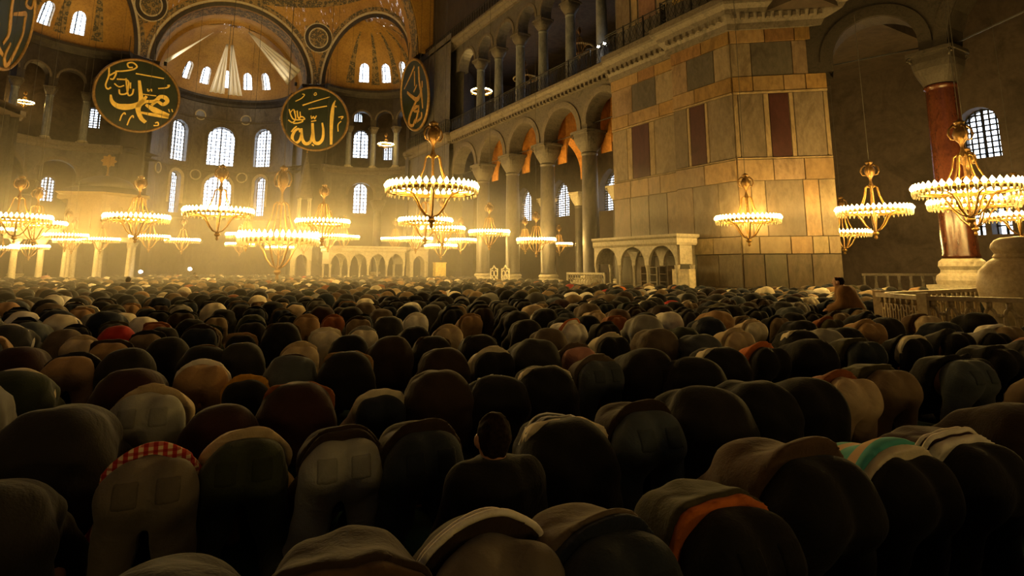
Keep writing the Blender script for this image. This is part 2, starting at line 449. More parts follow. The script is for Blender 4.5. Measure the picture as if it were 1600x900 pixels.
# tympanum wall above the gallery
Pt = flat(22.9, 14, 0, 1)
opt = [Op(u, .8, 27.4, 30.0) for u in (8, 13, 18, 23, 28, 33)]
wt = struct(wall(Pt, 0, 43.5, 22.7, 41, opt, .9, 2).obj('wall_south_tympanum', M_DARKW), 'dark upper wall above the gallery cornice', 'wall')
for o in opt[3:]: window(Pt, o, .6, 4, 8, .04, 'small arched window high above the gallery cornice')

def cornice(name, path, z, h, out, mat=M_CORN, label=None):
    pr = [(0, z), (out*.25, z), (out*.3, z+h*.2), (out*.62, z+h*.45), (out*.7, z+h*.6), (out*.95, z+h*.72), (out, z+h*.8), (out, z+h), (0, z+h)]
    o = struct(sweep(path, pr).obj(name, mat), label, 'cornice'); return o
def brackets(parent, path, z, out, step=.42, size=(.16,.22,.2)):
    """row of small corbels under a cornice, joined"""
    mb = MB()
    for a, b in zip(path, path[1:]):
        a, b = Vector(a), Vector(b); L = (b-a).length; d = (b-a)/L; nl = Vector((-d.y, d.x)); k = max(1, int(L/step))
        for i in range(k):
            p = a+d*(L*(i+.5)/k)+nl*out; mb.box((p.x, p.y, z), size, math.atan2(d.y, d.x))
    o = mb.obj('corbel_row', M_CORN, parent); o['kind'] = 'stuff'; return o
# first cornice: travel east->west so the nave lies on the... nave must be LEFT of travel (travel +y)
c1 = cornice('trim_1', [(22.4, S0), (22.4, 47.6), (21.95, 47.6), (21.95, 57.3)], 12.75, .88, .62, M_CORN, 'pale stone cornice running under the gallery railing')
brackets(c1, [(22.4, S0), (22.4, 57.0)], 12.85, .28)
c2 = cornice('trim_2', [(22.7, 14), (22.7, 57.3)], 22.1, .8, .7, M_CORN, 'dark upper cornice above the gallery arches')
# SE pier
PSE = flat(22.0, 47.5, 0, 1)
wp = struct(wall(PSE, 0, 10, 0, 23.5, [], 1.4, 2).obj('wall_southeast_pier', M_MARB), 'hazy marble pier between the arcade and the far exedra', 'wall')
# gallery floor and aisle vault over the south aisle
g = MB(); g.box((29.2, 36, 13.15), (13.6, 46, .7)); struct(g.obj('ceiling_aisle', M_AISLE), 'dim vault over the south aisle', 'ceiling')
# transverse painted arches in the aisle, springing from the inner columns
ta = struct(empty('trim_3', (22.9, 36, 0)), 'orange painted cross arches of the aisle vault', 'arch')
for y in colY:
    Pa = flat(29.3, y-.5, -1, 0)
    o = Op(2.9, 2.82, 8.6, 9.1)
    w_ = wall(Pa, 0, 5.8, 8.6, 12.8, [o], -1.0, 2, nseg=20).obj('cross_arch', M_OCHRE); w_.parent = ta; w_.matrix_parent_inverse = Matrix.Translation(ta.location).inverted()
# aisle outer wall with windows
PA = flat(35.5, -34, 0, 1)
def uy(y): return y+34
opA = [Op(uy(y), 1.7, 6.7, 8.4, 'point') for y in (24, 32.5, 40.9, 49, 56)] + [Op(uy(y), 1.15, 15.3, 18.2) for y in (30, 36.5, 42, 47.5, 53)]
opA += [Op(uy(12.3), .85, 6.95, 8.75), Op(uy(11.85), .42, 3.05, 5.3, 'rect'), Op(uy(12.95), .42, 3.05, 5.3, 'rect')]
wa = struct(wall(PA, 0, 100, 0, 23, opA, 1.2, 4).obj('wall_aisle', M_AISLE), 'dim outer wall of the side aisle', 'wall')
for i, o in enumerate(opA):
    if i < 5: window(PA, o, .8, 8, 16, .055, 'pointed lattice window in the aisle behind the columns')
    elif i < 10: window(PA, o, .8, 4, 6, .04, 'pale window at the back of the upper gallery')
    elif i == 10: window(PA, o, .7, 6, 9, .045, 'arched iron lattice window above the right hand chandeliers')
    else: window(PA, o, .7, 2, 5, .04, 'small square paned window behind the right hand chandeliers')
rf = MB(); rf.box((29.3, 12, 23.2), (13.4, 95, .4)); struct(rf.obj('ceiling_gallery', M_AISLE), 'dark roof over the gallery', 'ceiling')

# ---- SW pier, nearest on the right, with real marble slabs
pier = struct(empty('wall_southwest_pier', (22, 18, 0)), 'big corner pier faced with coloured marble panels', 'wall')
PINV = Matrix.Translation(pier.location).inverted()
def padd(o): o.parent = pier; o.matrix_parent_inverse = PINV; return o
F_A = flat(21.85, 19.8, 0, 1)        # far half of the nave face
F_B = flat(21.5, 16.3, 0, 1)         # near half, a hand proud
F_C = flat(24.55, 13.75, -3.05, 2.55); LC = math.hypot(3.05, 2.55)
core = wall(F_A, 0, 5.0, 0, 13.0, [], .5, 5)
core.v += []; 
for Pq, L in ((F_B, 3.5), (F_C, LC)):
    w_ = wall(Pq, 0, L, 0, 13.0, [], .4, 5); core.add(w_.v, w_.f)
# jamb at the arcade end
core.add([(21.85,24.8,0),(23.6,24.8,0),(23.6,24.8,13),(21.85,24.8,13)], [(0,1,2,3)])
core.add([(24.55,13.75,0),(26.0,15.1,0),(26.0,15.1,13),(24.55,13.75,13)], [(0,1,2,3)])
core.add([(21.5,19.8,0),(21.85,19.8,0),(21.85,19.8,13),(21.5,19.8,13)], [(0,1,2,3)])
padd(core.obj('core', M_CORN))
def slab(P, u0, u1, z0, z1, col, proud=.04, g=.008):
    pr = proud+random.uniform(0, .012); mb = MB(); b = .012
    f = [P(u0+g,z0+g,0),P(u1-g,z0+g,0),P(u1-g,z1-g,0),P(u0+g,z1-g,0)]
    t = [P(u0+g+b,z0+g+b,-pr),P(u1-g-b,z0+g+b,-pr),P(u1-g-b,z1-g-b,-pr),P(u0+g+b,z1-g-b,-pr)]
    mb.add(f+t, [(4,5,6,7),(0,1,5,4),(1,2,6,5),(2,3,7,6),(3,0,4,7)])
    k = random.uniform(.50, .68)
    padd(mb.obj('marble_slab', M_SLAB, None, False, tuple(min(1, c*k) for c in col)))
TAN, ROSE, CRM, GRN, GBR, POR, DST, OCH = (.40,.265,.135), (.33,.23,.15), (.40,.30,.18), (.13,.113,.092), (.23,.178,.128), (.085,.03,.027), (.22,.166,.102), (.38,.235,.09)
ROSEW = (.34,.265,.18)
def lay(P, z0, z1, cells, proud=.04):
    for u0, u1, c in cells: slab(P, u0, u1, z0, z1, c, proud)
def cuts(L, fr, cols): 
    e = [0]+[f*L for f in fr]+[L]; return [(a, b, cols[i % len(cols)]) for i, (a, b) in enumerate(zip(e, e[1:]))]
for P, L, key in ((F_A, 5.0, 'A'), (F_B, 3.5, 'B'), (F_C, LC, 'C')):
    rev = key == 'C'
    lay(P, 0, .55, cuts(L, [.5], [CRM, CRM]), .16)
    lay(P, .55, 1.99, cuts(L, {'A': [.4,.75], 'B': [.35,.7], 'C': [.3,.55,.78]}[key], [DST, DST, (.20,.17,.11)]), .06)
    lay(P, 1.99, 2.74, cuts(L, {'A': [.3,.62], 'B': [.42,.8], 'C': [.12,.28,.5,.82]}[key], [CRM, (.46,.35,.19), TAN]), .08)
    lay(P, 2.74, 5.18, cuts(L, {'A': [.20,.46,.74], 'B': [.30,.72], 'C': [.17,.33,.72,.87]}[key], {'A': [ROSE, GBR, ROSEW, ROSE], 'B': [ROSE, GRN, ROSEW][::-1] if False else [ROSEW, GBR, ROSE], 'C': [CRM, TAN, GBR, CRM, TAN]}[key]), .04)
    lay(P, 5.18, 6.12, cuts(L, {'A': [.28,.45,.72], 'B': [.5], 'C': [.30,.62]}[key], [TAN, ROSE, (.42,.29,.165)]), .075)
    if key == 'A': cc = cuts(L, [.34,.42,.68,.76], [ROSEW, CRM, POR, CRM, ROSEW])
    elif key == 'B': cc = cuts(L, [.40,.45,.71,.76], [GBR, CRM, POR, CRM, GBR])
    else: cc = cuts(L, [.05,.36,.41,.62,.68,.95], [CRM, GBR, CRM, POR, CRM, GBR, CRM])
    lay(P, 6.20, 9.10, cc, .04)
    lay(P, 6.12, 6.20, [(0, L, CRM)], .10); lay(P, 9.10, 9.21, [(0, L, CRM)], .10)
    lay(P, 9.21, 9.92, cuts(L, {'A': [.25,.72], 'B': [.6], 'C': [.22,.45,.78]}[key], [OCH, TAN, (.42,.28,.13)]), .085)
    lay(P, 9.92, 11.5, cuts(L, {'A': [.30,.66], 'B': [.26,.72], 'C': [.18,.34,.78]}[key], {'A': [ROSEW, GRN, ROSE], 'B': [ROSEW, GRN, ROSE], 'C': [ROSE, (.30,.215,.145), GRN, ROSEW]}[key]), .04)
    lay(P, 11.5, 12.15, cuts(L, {'A': [.3,.55], 'B': [.45], 'C': [.3,.62]}[key], [OCH, (.32,.18,.08), TAN]), .075)
pth = [(25.3,13.1),(24.55,13.75),(21.5,16.3),(21.5,19.8),(21.85,19.8),(21.85,24.8)]
c3 = cornice('trim_4', pth, 12.1, 1.45, .75, M_CORN, 'heavy stone cornice crowning the marble corner pier')
brackets(c3, [(24.55,13.75),(21.5,16.3)], 12.62, .42, .36); brackets(c3, [(21.5,16.3),(21.5,19.8)], 12.62, .42, .36); brackets(c3, [(21.85,19.8),(21.85,24.8)], 12.62, .42, .36)
up = MB()
w_ = wall(flat(22.3, 15.5, 0, 1), 0, 9.3, 13.5, 22.7, [], .5, 5); up.add(w_.v, w_.f)
w_ = wall(flat(26, 12.9, -3.7, 2.9), 0, 4.7, 13.5, 41, [], .5, 5); up.add(w_.v, w_.f)
struct(up.obj('wall_southwest_upper', M_MARB), 'upper face of the corner pier at gallery level', 'wall')
for u0, u1, c in ((5.2,5.9,CRM),(6.0,7.3,(.30,.17,.12)),(7.4,7.9,CRM),(8.0,9.2,GBR),(2.2,4.8,(.45,.33,.12))):
    slab(flat(22.3, 15.5, 0, 1), u0, u1, 15.2, 20.5, c, .04)

# ---- SW exedra (right edge of the view)
PX = cyl(18.6, 9.7, 7.0, math.radians(117))
ox = [Op(-5.62, 1.55, 9.9, 10.45), Op(0, 3.05, 9.9, 10.0), Op(5.62, 1.55, 9.9, 10.45)]
we = struct(wall(PX, -8.2, 8.2, 9.9, 41, ox, 1.1, .8, 4).obj('wall_southwest_exedra', M_EXED_SHADE), 'carved wall above the arches at the right edge, coloured as in shade', 'wall')
for o in ox: smooth_by_angle(arch_band(PX, o, .02, .5, 0, -.07, 20, .1).obj('archivolt', M_EXED_SHADE, we))
# tie bars across arches
tb = struct(empty('trim_5', (25, 12, 10)), 'thin iron tie rods spanning the arches', 'rod')
TI = Matrix.Translation(tb.location).inverted()
def rod(a, b, r=.035):
    o = MB().tube([a, b], r, 5).obj('tie_rod', M_IRON, tb); o.matrix_parent_inverse = TI
rod(PX(-7.2,10.3,.4), PX(-4.1,10.3,.4)); rod(PX(-3.0,10.1,.4), PX(3.0,10.1,.4))
for o in ops_s: rod(Ps(o.u-o.w, o.s-.1, .5), Ps(o.u+o.w, o.s-.1, .5), .03)

# ---- closing walls out of the picture (so that no stray sky comes in)
cl = MB()
for a, b in (((-36,-34),(36,-34)), ((-12,57),(-12,-34)), ((-36,-34),(-12,-34))):
    w_ = wall(flat(a[0], a[1], b[0]-a[0], b[1]-a[1]), 0, math.hypot(b[0]-a[0], b[1]-a[1]), 0, 41, [], .3, 20); cl.add(w_.v, w_.f)
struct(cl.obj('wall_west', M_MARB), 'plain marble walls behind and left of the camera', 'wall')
cl = MB(); cl.box((10, 12, 41.2), (60, 93, .4)); struct(cl.obj('ceiling', M_GOLD), 'high golden vault over the nave', 'ceiling')

# ---- east end: half dome over a half circle pierced by the apse and two exedrae
CX, CY, R1 = AX, 57.0, 16.0
def east(th, z, d):
    q = R1 if z <= ZS else math.sqrt(max(0.0, R1*R1-(z-ZS)**2))
    return (CX+math.sin(th)*(q+d), CY+math.cos(th)*(q+d), z)
def sph_arch(thc, w):
    dd = math.sqrt(R1*R1-w*w)
    return lambda th: ZS+math.sqrt(max(0.0, R1*R1-(dd/max(.2, math.cos(th-thc)))**2))
WB, WX, TX = 8.0, 6.8, math.radians(63)
HB, HX = math.asin(WB/R1), math.asin(WX/R1)
eops = [Op(0, HB, 0, 0, f=sph_arch(0, WB)), Op(-TX, HX, 0, 0, f=sph_arch(-TX, WX)), Op(TX, HX, 0, 0, f=sph_arch(TX, WX))]
eo_up = [Op(o.u, o.w, ZS, 0, f=o.f) for o in eops]
dome = struct(wall(east, -PI/2, PI/2, ZS, ZS+R1*.995, eo_up, 0, math.radians(3), 1.0, nseg=28).obj('ceiling_half_dome', M_GOLD, None, True), 'golden half dome above the apse and exedrae', 'ceiling')
lowp = MB()
for t0, t1 in ((HB-.01, TX-HX+.02), (-TX+HX-.02, -HB+.01), (TX+HX-.02, PI/2),):
    w_ = wall(east, t0, t1, 0, ZS, [], .8, math.radians(2)); lowp.add(w_.v, w_.f)
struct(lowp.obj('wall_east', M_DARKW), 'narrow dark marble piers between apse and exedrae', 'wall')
# great arch in front of the half dome
def gy(u, z, d): return (AX+u, 57.0-d, z)
ga = struct(wall(gy, -17.5, 17.2, ZS, 41, [Op(0, 15.7, ZS, ZS)], 3.0, 4, 6, nseg=40).obj('trim_6', M_GOLD), 'great arch with worn gold mosaic soffit', 'arch')
mb = MB(); n = 40
for i in range(n):
    a, b = PI*i/n, PI*(i+1)/n; r = 15.62
    mb.add([(AX+math.cos(a)*r, 54.15, ZS+math.sin(a)*r), (AX+math.cos(b)*r, 54.15, ZS+math.sin(b)*r), (AX+math.cos(b)*r, 55.9, ZS+math.sin(b)*r), (AX+math.cos(a)*r, 55.9, ZS+math.sin(a)*r)], [(0,1,2,3)])
mb.obj('mosaic_band', M_ORN, ga)
# painted borders round the three arches of the half dome
def dome_border(o, w0, w1, name, mat, lift=-.06):
    mb = MB(); n = 40; rows = []
    dd = math.sqrt(R1*R1-(o.w0m)**2)
    for i in range(n+1):
        a = PI*i/n; row = []
        for w in (w0, w1):
            W = o.w0m+w; x = -math.cos(a)*W; z = ZS+math.sin(a)*W
            # point on the sphere over plane coordinates (x across, z up) seen along the arch axis
            q = max(0.0, R1*R1-(z-ZS)**2-x*x); f = math.sqrt(q)
            s = (R1+lift)/R1
            row.append((x*s, f*s, ZS+(z-ZS)*s))
        rows.append(row)
    vs = []
    for row in rows:
        for x, f, z in row:
            vs.append((CX+math.sin(o.u)*f+math.cos(o.u)*x, CY+math.cos(o.u)*f-math.sin(o.u)*x, z))
    mb.add(vs, [(2*i, 2*i+1, 2*i+3, 2*i+2) for i in range(n)])
    return mb.obj(name, mat, dome, True)
for o, w in zip(eops, (WB, WX, WX)):
    o.w0m = w
    dome_border(o, .0, .38, 'arch_edge', M_DARKW, -.10); dome_border(o, .42, .62, 'painted_border', M_CREAM, -.05); dome_border(o, .66, 1.05, 'painted_border', M_ORN, -.05)
# painted zone rings on the half dome
def dome_ring(z0, z1, mat, lift=-.05):
    mb = MB(); n = 72
    for i in range(n):
        a, b = -PI/2+PI*i/n, -PI/2+PI*(i+1)/n
        mb.add([east(a,z0,lift),east(b,z0,lift),east(b,z1,lift),east(a,z1,lift)], [(0,1,2,3)])
    mb.obj('painted_ring', mat, dome, True)
dome_ring(32.2, 33.1, M_ORN); dome_ring(33.15, 33.35, M_CREAM)
# medallions in the spandrels
def medallion(px_th, z, r):
    c = Vector(east(px_th, z, -.12)); nrm = (Vector((CX, CY, ZS))-c).normalized()
    rot = nrm.to_track_quat('Z', 'Y').to_matrix().to_4x4(); M = Matrix.Translation(c) @ rot
    def ring(r0, r1, mat, h):
        mb = MB(); n = 36
        v = [M @ Vector((math.cos(2*PI*k/n)*q, math.sin(2*PI*k/n)*q, h)) for k in range(n) for q in (r0, r1)]
        mb.add(v, [(2*k, 2*k+1, (2*k+3) % (2*n), (2*k+2) % (2*n)) for k in range(n)]); mb.obj('medallion_ring', mat, dome)
    ring(.02, r*.62, M_ORN, .0); ring(r*.62, r*.70, M_CREAM, .02); ring(r*.70, r*.95, M_DARKW, .03); ring(r*.95, r*1.02, M_CREAM, .04)
    for k in range(8):
        a = 2*PI*k/8; mb = MB(); mb.prism([(r*1.02, -r*.16), (r*1.28, 0), (r*1.02, r*.16)], M @ Matrix.Rotation(a, 4, 'Z'), .03); mb.obj('medallion_leaf', M_ORN, dome)
medallion(math.radians(35.5), 29.0, 1.75); medallion(math.radians(-35.5), 29.0, 1.75)

# bema vault and apse
YB = CY+math.sqrt(R1*R1-WB*WB); YA, RA = 75.6, 7.6
for sx, nm in ((-1, 'wall_bema_north'), (1, 'wall_bema_south')):
    mb = MB(); x = AX+sx*WB
    w_ = wall(flat(x, YB if sx > 0 else YA+.4, 0, sx), 0, YA+.4-YB, 0, ZS, [], .8, 5); mb.add(w_.v, w_.f)
    struct(mb.obj(nm, M_APSE), 'marble side wall before the apse', 'wall')
def bar(u, z, d): return (0, 0, 0)
mb = MB(); n = 32
for y0, y1, r0, r1 in ((YB-.1, YA, WB, WB), (YA, YA, WB, RA)):
    for i in range(n):
        a, b = PI*i/n, PI*(i+1)/n
        mb.add([(AX-math.cos(a)*r0, y0, ZS+math.sin(a)*r0), (AX-math.cos(b)*r0, y0, ZS+math.sin(b)*r0), (AX-math.cos(b)*r1, y1, ZS+math.sin(b)*r1), (AX-math.cos(a)*r1, y1, ZS+math.sin(a)*r1)], [(0,1,2,3)])
struct(mb.obj('ceiling_bema', M_GOLD, None, True), 'gold barrel vault before the apse', 'ceiling')
dk = MB()
for i in range(n):
    a, b = PI*i/n, PI*(i+1)/n; r = WB-.04
    dk.add([(AX-math.cos(a)*r, YB+.3, ZS+math.sin(a)*r), (AX-math.cos(b)*r, YB+.3, ZS+math.sin(b)*r), (AX-math.cos(b)*r, YB+2.6, ZS+math.sin(b)*r), (AX-math.cos(a)*r, YB+2.6, ZS+math.sin(a)*r)], [(0,1,2,3)])
dk.obj('soffit_band', M_ORN, bpy.data.objects['ceiling_bema'])
PAP = cyl(AX, YA, RA, 0, ZS); dg = math.radians
oa = []
for ph, w in ((-39.5, 1.15), (0, 1.55), (39.5, 1.15)):
    wl = w if ph == 0 else .72
    oa.append(Op(RA*dg(ph), wl, 8.1, 12.9-wl+.3)); oa.append(Op(RA*dg(ph), w, 14.6, 19.4-w+.3))
wap = struct(wall(PAP, -RA*PI/2, RA*PI/2, 0, ZS, oa, .9, .7).obj('wall_apse', M_APSE), 'curved marble apse wall with two tiers of windows', 'wall')
for i, o in enumerate(oa):
    window(PAP, o, .75, 6, 11, .055, ['tall', 'tall arched'][i % 2] + ' apse window, ' + ['left', 'middle', 'right'][i//2] + ' of the ' + ['lower', 'upper'][i % 2] + ' tier')
    smooth_by_angle(arch_band(PAP, o, .05, .4, 0, -.08, 18, 3.2).obj('window_surround', M_CREAM if i % 2 == 0 else M_CORN, wap))
for z in (13.6, 20.4, 7.4):
    mb = MB(); nn = 40
    mb = sweep([PAP(RA*(PI/2-PI*i/nn), 0, 0)[:2] for i in range(nn+1)][::-1], [(0,z),(.12,z),(.2,z+.18),(.2,z+.3),(0,z+.3)]) if False else sweep([PAP(RA*(PI/2-PI*i/nn), 0, 0)[:2] for i in range(nn+1)], [(0,z),(.12,z),(.2,z+.18),(.2,z+.3),(0,z+.3)])
    mb.obj('string_course', M_CORN, wap)
for ph in (-64, -21, 21, 64):      # round porphyry discs between the windows
    for z in (13.1, 20.9):
        mb = MB(); c = Vector(PAP(RA*dg(ph), z, -.06)); nr = (Vector((AX, YA, z))-c).normalized(); M = Matrix.Translation(c) @ nr.to_track_quat('Z', 'Y').to_matrix().to_4x4()
        k = 24; pts = [M @ Vector((math.cos(2*PI*i/k)*.62, math.sin(2*PI*i/k)*.62, .05)) for i in range(k)]
        mb.tube(pts, .09, 5, True); mb.obj('roundel_rim', M_CREAM, wap)
        mb = MB(); mb.prism([(math.cos(2*PI*i/k)*.55, math.sin(2*PI*i/k)*.55) for i in range(k)], M, .04); mb.obj('roundel', M_GREEN, wap)
oc = [Op(RA*dg(p), .58, 25.1, 26.6) for p in (-40, -20.5, 0, 20.5, 40)]
wc = struct(wall(PAP, -RA*PI/2, RA*PI/2, ZS, ZS+RA*.995, oc, .6, .6, .7, nseg=12).obj('ceiling_apse_conch', M_GOLD, None, True), 'gold quarter dome of the apse', 'ceiling')
for i, o in enumerate(oc): window(PAP, o, .4, 3, 4, .035, 'small arched window at the foot of the apse dome, %s from the left' % ['first','second','third','fourth','fifth'][i])

def arc_path(c, r, t0, t1, n=24):
    return [(c[0]+math.sin(t0+(t1-t0)*i/n)*r, c[1]+math.cos(t0+(t1-t0)*i/n)*r) for i in range(n+1)]
# dark cornice that runs round the whole east end at the springing
def ring_cornice(parent_name, path, z=22.55, h=.95, out=.6, mat=M_DARKW):
    pr = [(0,z),(out*.4,z),(out*.55,z+h*.35),(out,z+h*.7),(out,z+h),(0,z+h)]
    return sweep(path, pr)
cz = MB()
for w_ in (ring_cornice('', arc_path((AX,YA), RA, PI/2, -PI/2)), ring_cornice('', [(AX+WB, YB), (AX+WB, YA)]), ring_cornice('', [(AX-WB, YA), (AX-WB, YB)])): cz.add(w_.v, w_.f)
trim7 = struct(cz.obj('trim_7', M_DARKW), 'dark cornice under the vaults of the east end', 'cornice')

def exedra(sgn, nm):
    th = sgn*TX; dd = math.sqrt(R1*R1-WX*WX)
    c = (CX+math.sin(th)*dd, CY+math.cos(th)*dd)
    P = cyl(c[0], c[1], WX, th, ZS)
    L = WX*PI/2
    og = [Op(-5.45, 1.5, 9.6, 10.3), Op(0, 2.9, 9.6, 9.4), Op(5.45, 1.5, 9.6, 10.3)]
    w1 = struct(wall(P, -L, L, 9.6, 13.0, og, .9, .7).obj('wall_%s_exedra' % nm, M_MARB), 'curved arcade wall of the %s exedra, ground storey' % nm, 'wall')
    for o in og: smooth_by_angle(arch_band(P, o, .02, .35, 0, -.06, 16, .1).obj('archivolt', M_CORN, w1))
    pj = MB()
    for u0, u1 in ((-L, -6.95), (6.95, L)):
        w_ = wall(P, u0, u1, 0, 9.6, [], .9, .7); pj.add(w_.v, w_.f)
    pj.obj('side_pier', M_MARB, w1)
    ub = [-9.6, -6.9, -3.4, 3.4-3.4, 3.4, 6.9, 9.6]
    cols = [-7.1, -4.26, -1.42, 1.42, 4.26, 7.1]; eg = [-9.9]+cols+[9.9]
    o2 = [Op((a+b)/2, (b-a)/2-.38, 18.9, 20.6-((b-a)/2-.38)+.3) for a, b in zip(eg, eg[1:])]
    w2 = struct(wall(P, -L, L, 18.9, 22.6, o2, .8, .6).obj('wall_%s_exedra_gallery' % nm, M_DARKW), 'curved gallery arcade of the %s exedra' % nm, 'wall')
    for o in o2: smooth_by_angle(arch_band(P, o, .02, .22, 0, -.05, 12, .05).obj('archivolt', M_CORN, w2))
    ov = [Op(WX*dg(p), .6, 24.7, 26.3) for p in (-47.5, -23, 0, 23, 47.5)]
    w3 = struct(wall(P, -L, L, ZS, ZS+WX*.995, ov, .6, .6, .7, nseg=12).obj('ceiling_%s_conch' % nm, M_GOLD, None, True), 'gold quarter dome over the %s exedra' % nm, 'ceiling')
    for i, o in enumerate(ov): window(P, o, .4, 3, 5, .035, 'small arched window at the foot of the %s quarter dome, number %d from its left' % (nm, i+1))
    for p in (-62, -35, -11.5, 11.5, 35, 62):      # painted ribs
        mb = MB(); n = 10; vs = []
        for i in range(n+1):
            z = 24.4+(ZS+WX*.93-24.4)*i/n; hw = .42*(1-i/n)+.1
            q = math.sqrt(max(.01, WX*WX-(z-ZS)**2)); k = WX/q
            vs += [P(WX*dg(p)-hw*k, z, -.04), P(WX*dg(p)+hw*k, z, -.04)]
        mb.add(vs, [(2*i, 2*i+1, 2*i+3, 2*i+2) for i in range(n)]); mb.obj('painted_rib', M_ORN, w3, True)
    cg = MB()
    w_ = ring_cornice('', arc_path(c, WX, th+PI/2, th-PI/2)); cg.add(w_.v, w_.f)
    o = cg.obj('vault_cornice', M_DARKW, trim7)
    cg = MB(); w_ = sweep(arc_path(c, WX, th+PI/2, th-PI/2), [(0,12.8),(.2,12.8),(.35,13.1),(.55,13.3),(.55,13.6),(0,13.6)]); cg.add(w_.v, w_.f)
    struct(cg.obj('trim_8' if sgn > 0 else 'trim_9', M_CORN), 'stone cornice under the gallery of the %s exedra' % nm, 'cornice')
    # ambulatory behind, gallery slab and outer wall with windows
    sl = MB(); pa = arc_path(c, WX+.2, th-PI/2-.1, th+PI/2+.1); pb = arc_path(c, 12.0, th-PI/2-.1, th+PI/2+.1)
    for z in (13.0, 13.55, 22.6):
        for i in range(len(pa)-1): sl.add([(*pa[i],z),(*pa[i+1],z),(*pb[i+1],z),(*pb[i],z)], [(0,1,2,3)])
    struct(sl.obj('ceiling_%s_ambulatory' % nm, M_AISLE), 'dim ceilings behind the %s exedra' % nm, 'ceiling')
    Po = cyl(c[0], c[1], 12.0, th)
    oo = OUTER[nm]; ua, ub_ = (-12*dg(68), 12*dg(84)) if sgn > 0 else (-12*dg(84), 12*dg(68))
    wo = struct(wall(Po, ua, ub_, 0, 22.8, oo, .7, 1.2).obj('wall_%s_outer' % nm, M_AISLE), 'dim outer wall behind the %s exedra' % nm, 'wall')
    for i, o in enumerate(oo): window(Po, o, .5, 4, 8, .06, 'bright window seen through the %s exedra arches, number %d' % (nm, i+1))
    return c, P, cols
OUTER = {'southeast': [Op(-9.75, .85, 8.5, 11.6), Op(-9.95, .95, 15.9, 18.7), Op(-10.4, .55, 20.7, 21.6), Op(-6.4, .6, 15.7, 17.5, 'rect'), Op(0, 1.0, 15.9, 18.4)],
         'northeast': [Op(13.4, .8, 16.4, 18.6, 'rect'), Op(9.9, .55, 8.2, 10.2), Op(-2, .9, 15.9, 18.4)]}
exSE = exedra(1, 'southeast'); exNE = exedra(-1, 'northeast')

# closing walls round the ends of the aisles
cl = MB()
for a, b in (((13.7, 75.9), (18.2, 75.9)), ((-6.8, 75.9), (-2.3, 75.9)), ((22.9, 57.6), (36, 57.6)), ((-36, 57.6), (-11.4, 57.6))):
    w_ = wall(flat(a[0], a[1], b[0]-a[0], b[1]-a[1]), 0, math.hypot(b[0]-a[0], b[1]-a[1]), 0, 41 if abs(a[1]-57.6) < .1 else 23, [], .3, 20); cl.add(w_.v, w_.f)
struct(cl.obj('wall_aisle_ends', M_AISLE), 'plain end walls of the side aisles', 'wall')
# ------------------------------------------------------------------ columns
def shaft_mesh(name, r, h, mat, n=24):
    return MB().lathe((0,0,0), [(r*1.06,0),(r*1.06,.12),(r,.2),(r*1.0,h*.35),(r*.9,h-.25),(r*.88,h-.2),(r*.98,h-.16),(r*.98,h-.06),(r*.9,h)], n).mesh(name, mat, True)
def capital_mesh(name, r, h, half, mat):
    mb = MB(); n = 32; vs = []; prof = [0, .12, .25, .45, .65, .82, .9, .9, 1.0]
    for i, t in enumerate(prof):
        e = 2+6*t*t
        rad = r*(1-t)+half*t
        bul = 1+.16*math.sin(min(1, t/.85)*PI)
        if i >= 7: rad = half*1.08; e = 14; bul = 1
        for k in range(n):
            a = 2*PI*k/n; ca, sa = math.cos(a), math.sin(a)
            q = (abs(ca)**e+abs(sa)**e)**(-1/e)
            vs.append((ca*q*rad*bul, sa*q*rad*bul, h*t))
    m = len(prof)
    fs = [(i*n+k, i*n+(k+1)%n, (i+1)*n+(k+1)%n, (i+1)*n+k) for i in range(m-1) for k in range(n)]
    fs += [tuple(range(n-1,-1,-1)), tuple((m-1)*n+k for k in range(n))]
    # volutes at the corners
    mb.add(vs, fs)
    for sx in (-1,1):
        for sy in (-1,1):
            c = (sx*half*.86, sy*half*.86, h*.78)
            pts = [(c[0]+sx*.7*q*math.cos(a)*half*.18, c[1]+sy*.7*q*math.cos(a)*half*.18, c[2]+math.sin(a)*q*half*.2) for a, q in [(i*.8, 1-i*.09) for i in range(9)]]
            mb.tube(pts, half*.07, 5)
    return mb.mesh(name, mat, False)
def base_mesh(name, r, h, mat):
    mb = MB(); mb.box((0,0,h*.22), (r*3.1, r*3.1, h*.44)); mb.lathe((0,0,h*.44), [(r*1.45,0),(r*1.5,h*.1),(r*1.42,h*.2),(r*1.2,h*.26),(r*1.18,h*.32),(r*1.3,h*.4),(r*1.25,h*.5),(r*1.05,h*.56)], 28)
    return mb.mesh(name, mat, False)
CACHE = {}
def column(x, y, z0, z1, r, mat, label, group=None, hb=.9, hc=1.3, half=None, capmat=None, rz=0):
    key = (round(z1-z0, 2), r, mat.name, hb, hc)
    if key not in CACHE:
        CACHE[key] = (shaft_mesh('shaft', r, z1-z0-hb-hc, mat), capital_mesh('capital', r*.95, hc, half or r*1.55, capmat or M_SPAN), base_mesh('base', r, hb, M_CREAM))
    s, c, b = CACHE[key]
    e = empty('column', (x, y, z0), rz); tag(e, label, 'column', group)
    inst('base', b, e); inst('shaft', s, e, (0,0,hb)); inst('capital', c, e, (0,0,z1-z0-hc))
    return e
ORD = ['first','second','third','fourth','fifth','sixth','seventh','eighth','ninth','tenth']
for i, y in enumerate(colY):
    column(22.95, y, 0, 10.02, .54, M_GREEN, 'tall veined marble column of the ground arcade, %s from the marble corner pier' % ORD[i], 'ground arcade columns', .95, 1.35)
for i, y in enumerate(gcol):
    column(23.05, y, ZG, 19.62, .37, M_BLUEG, 'blue-grey gallery column, %s from the marble corner pier' % ORD[i], 'gallery columns', .45, .85)
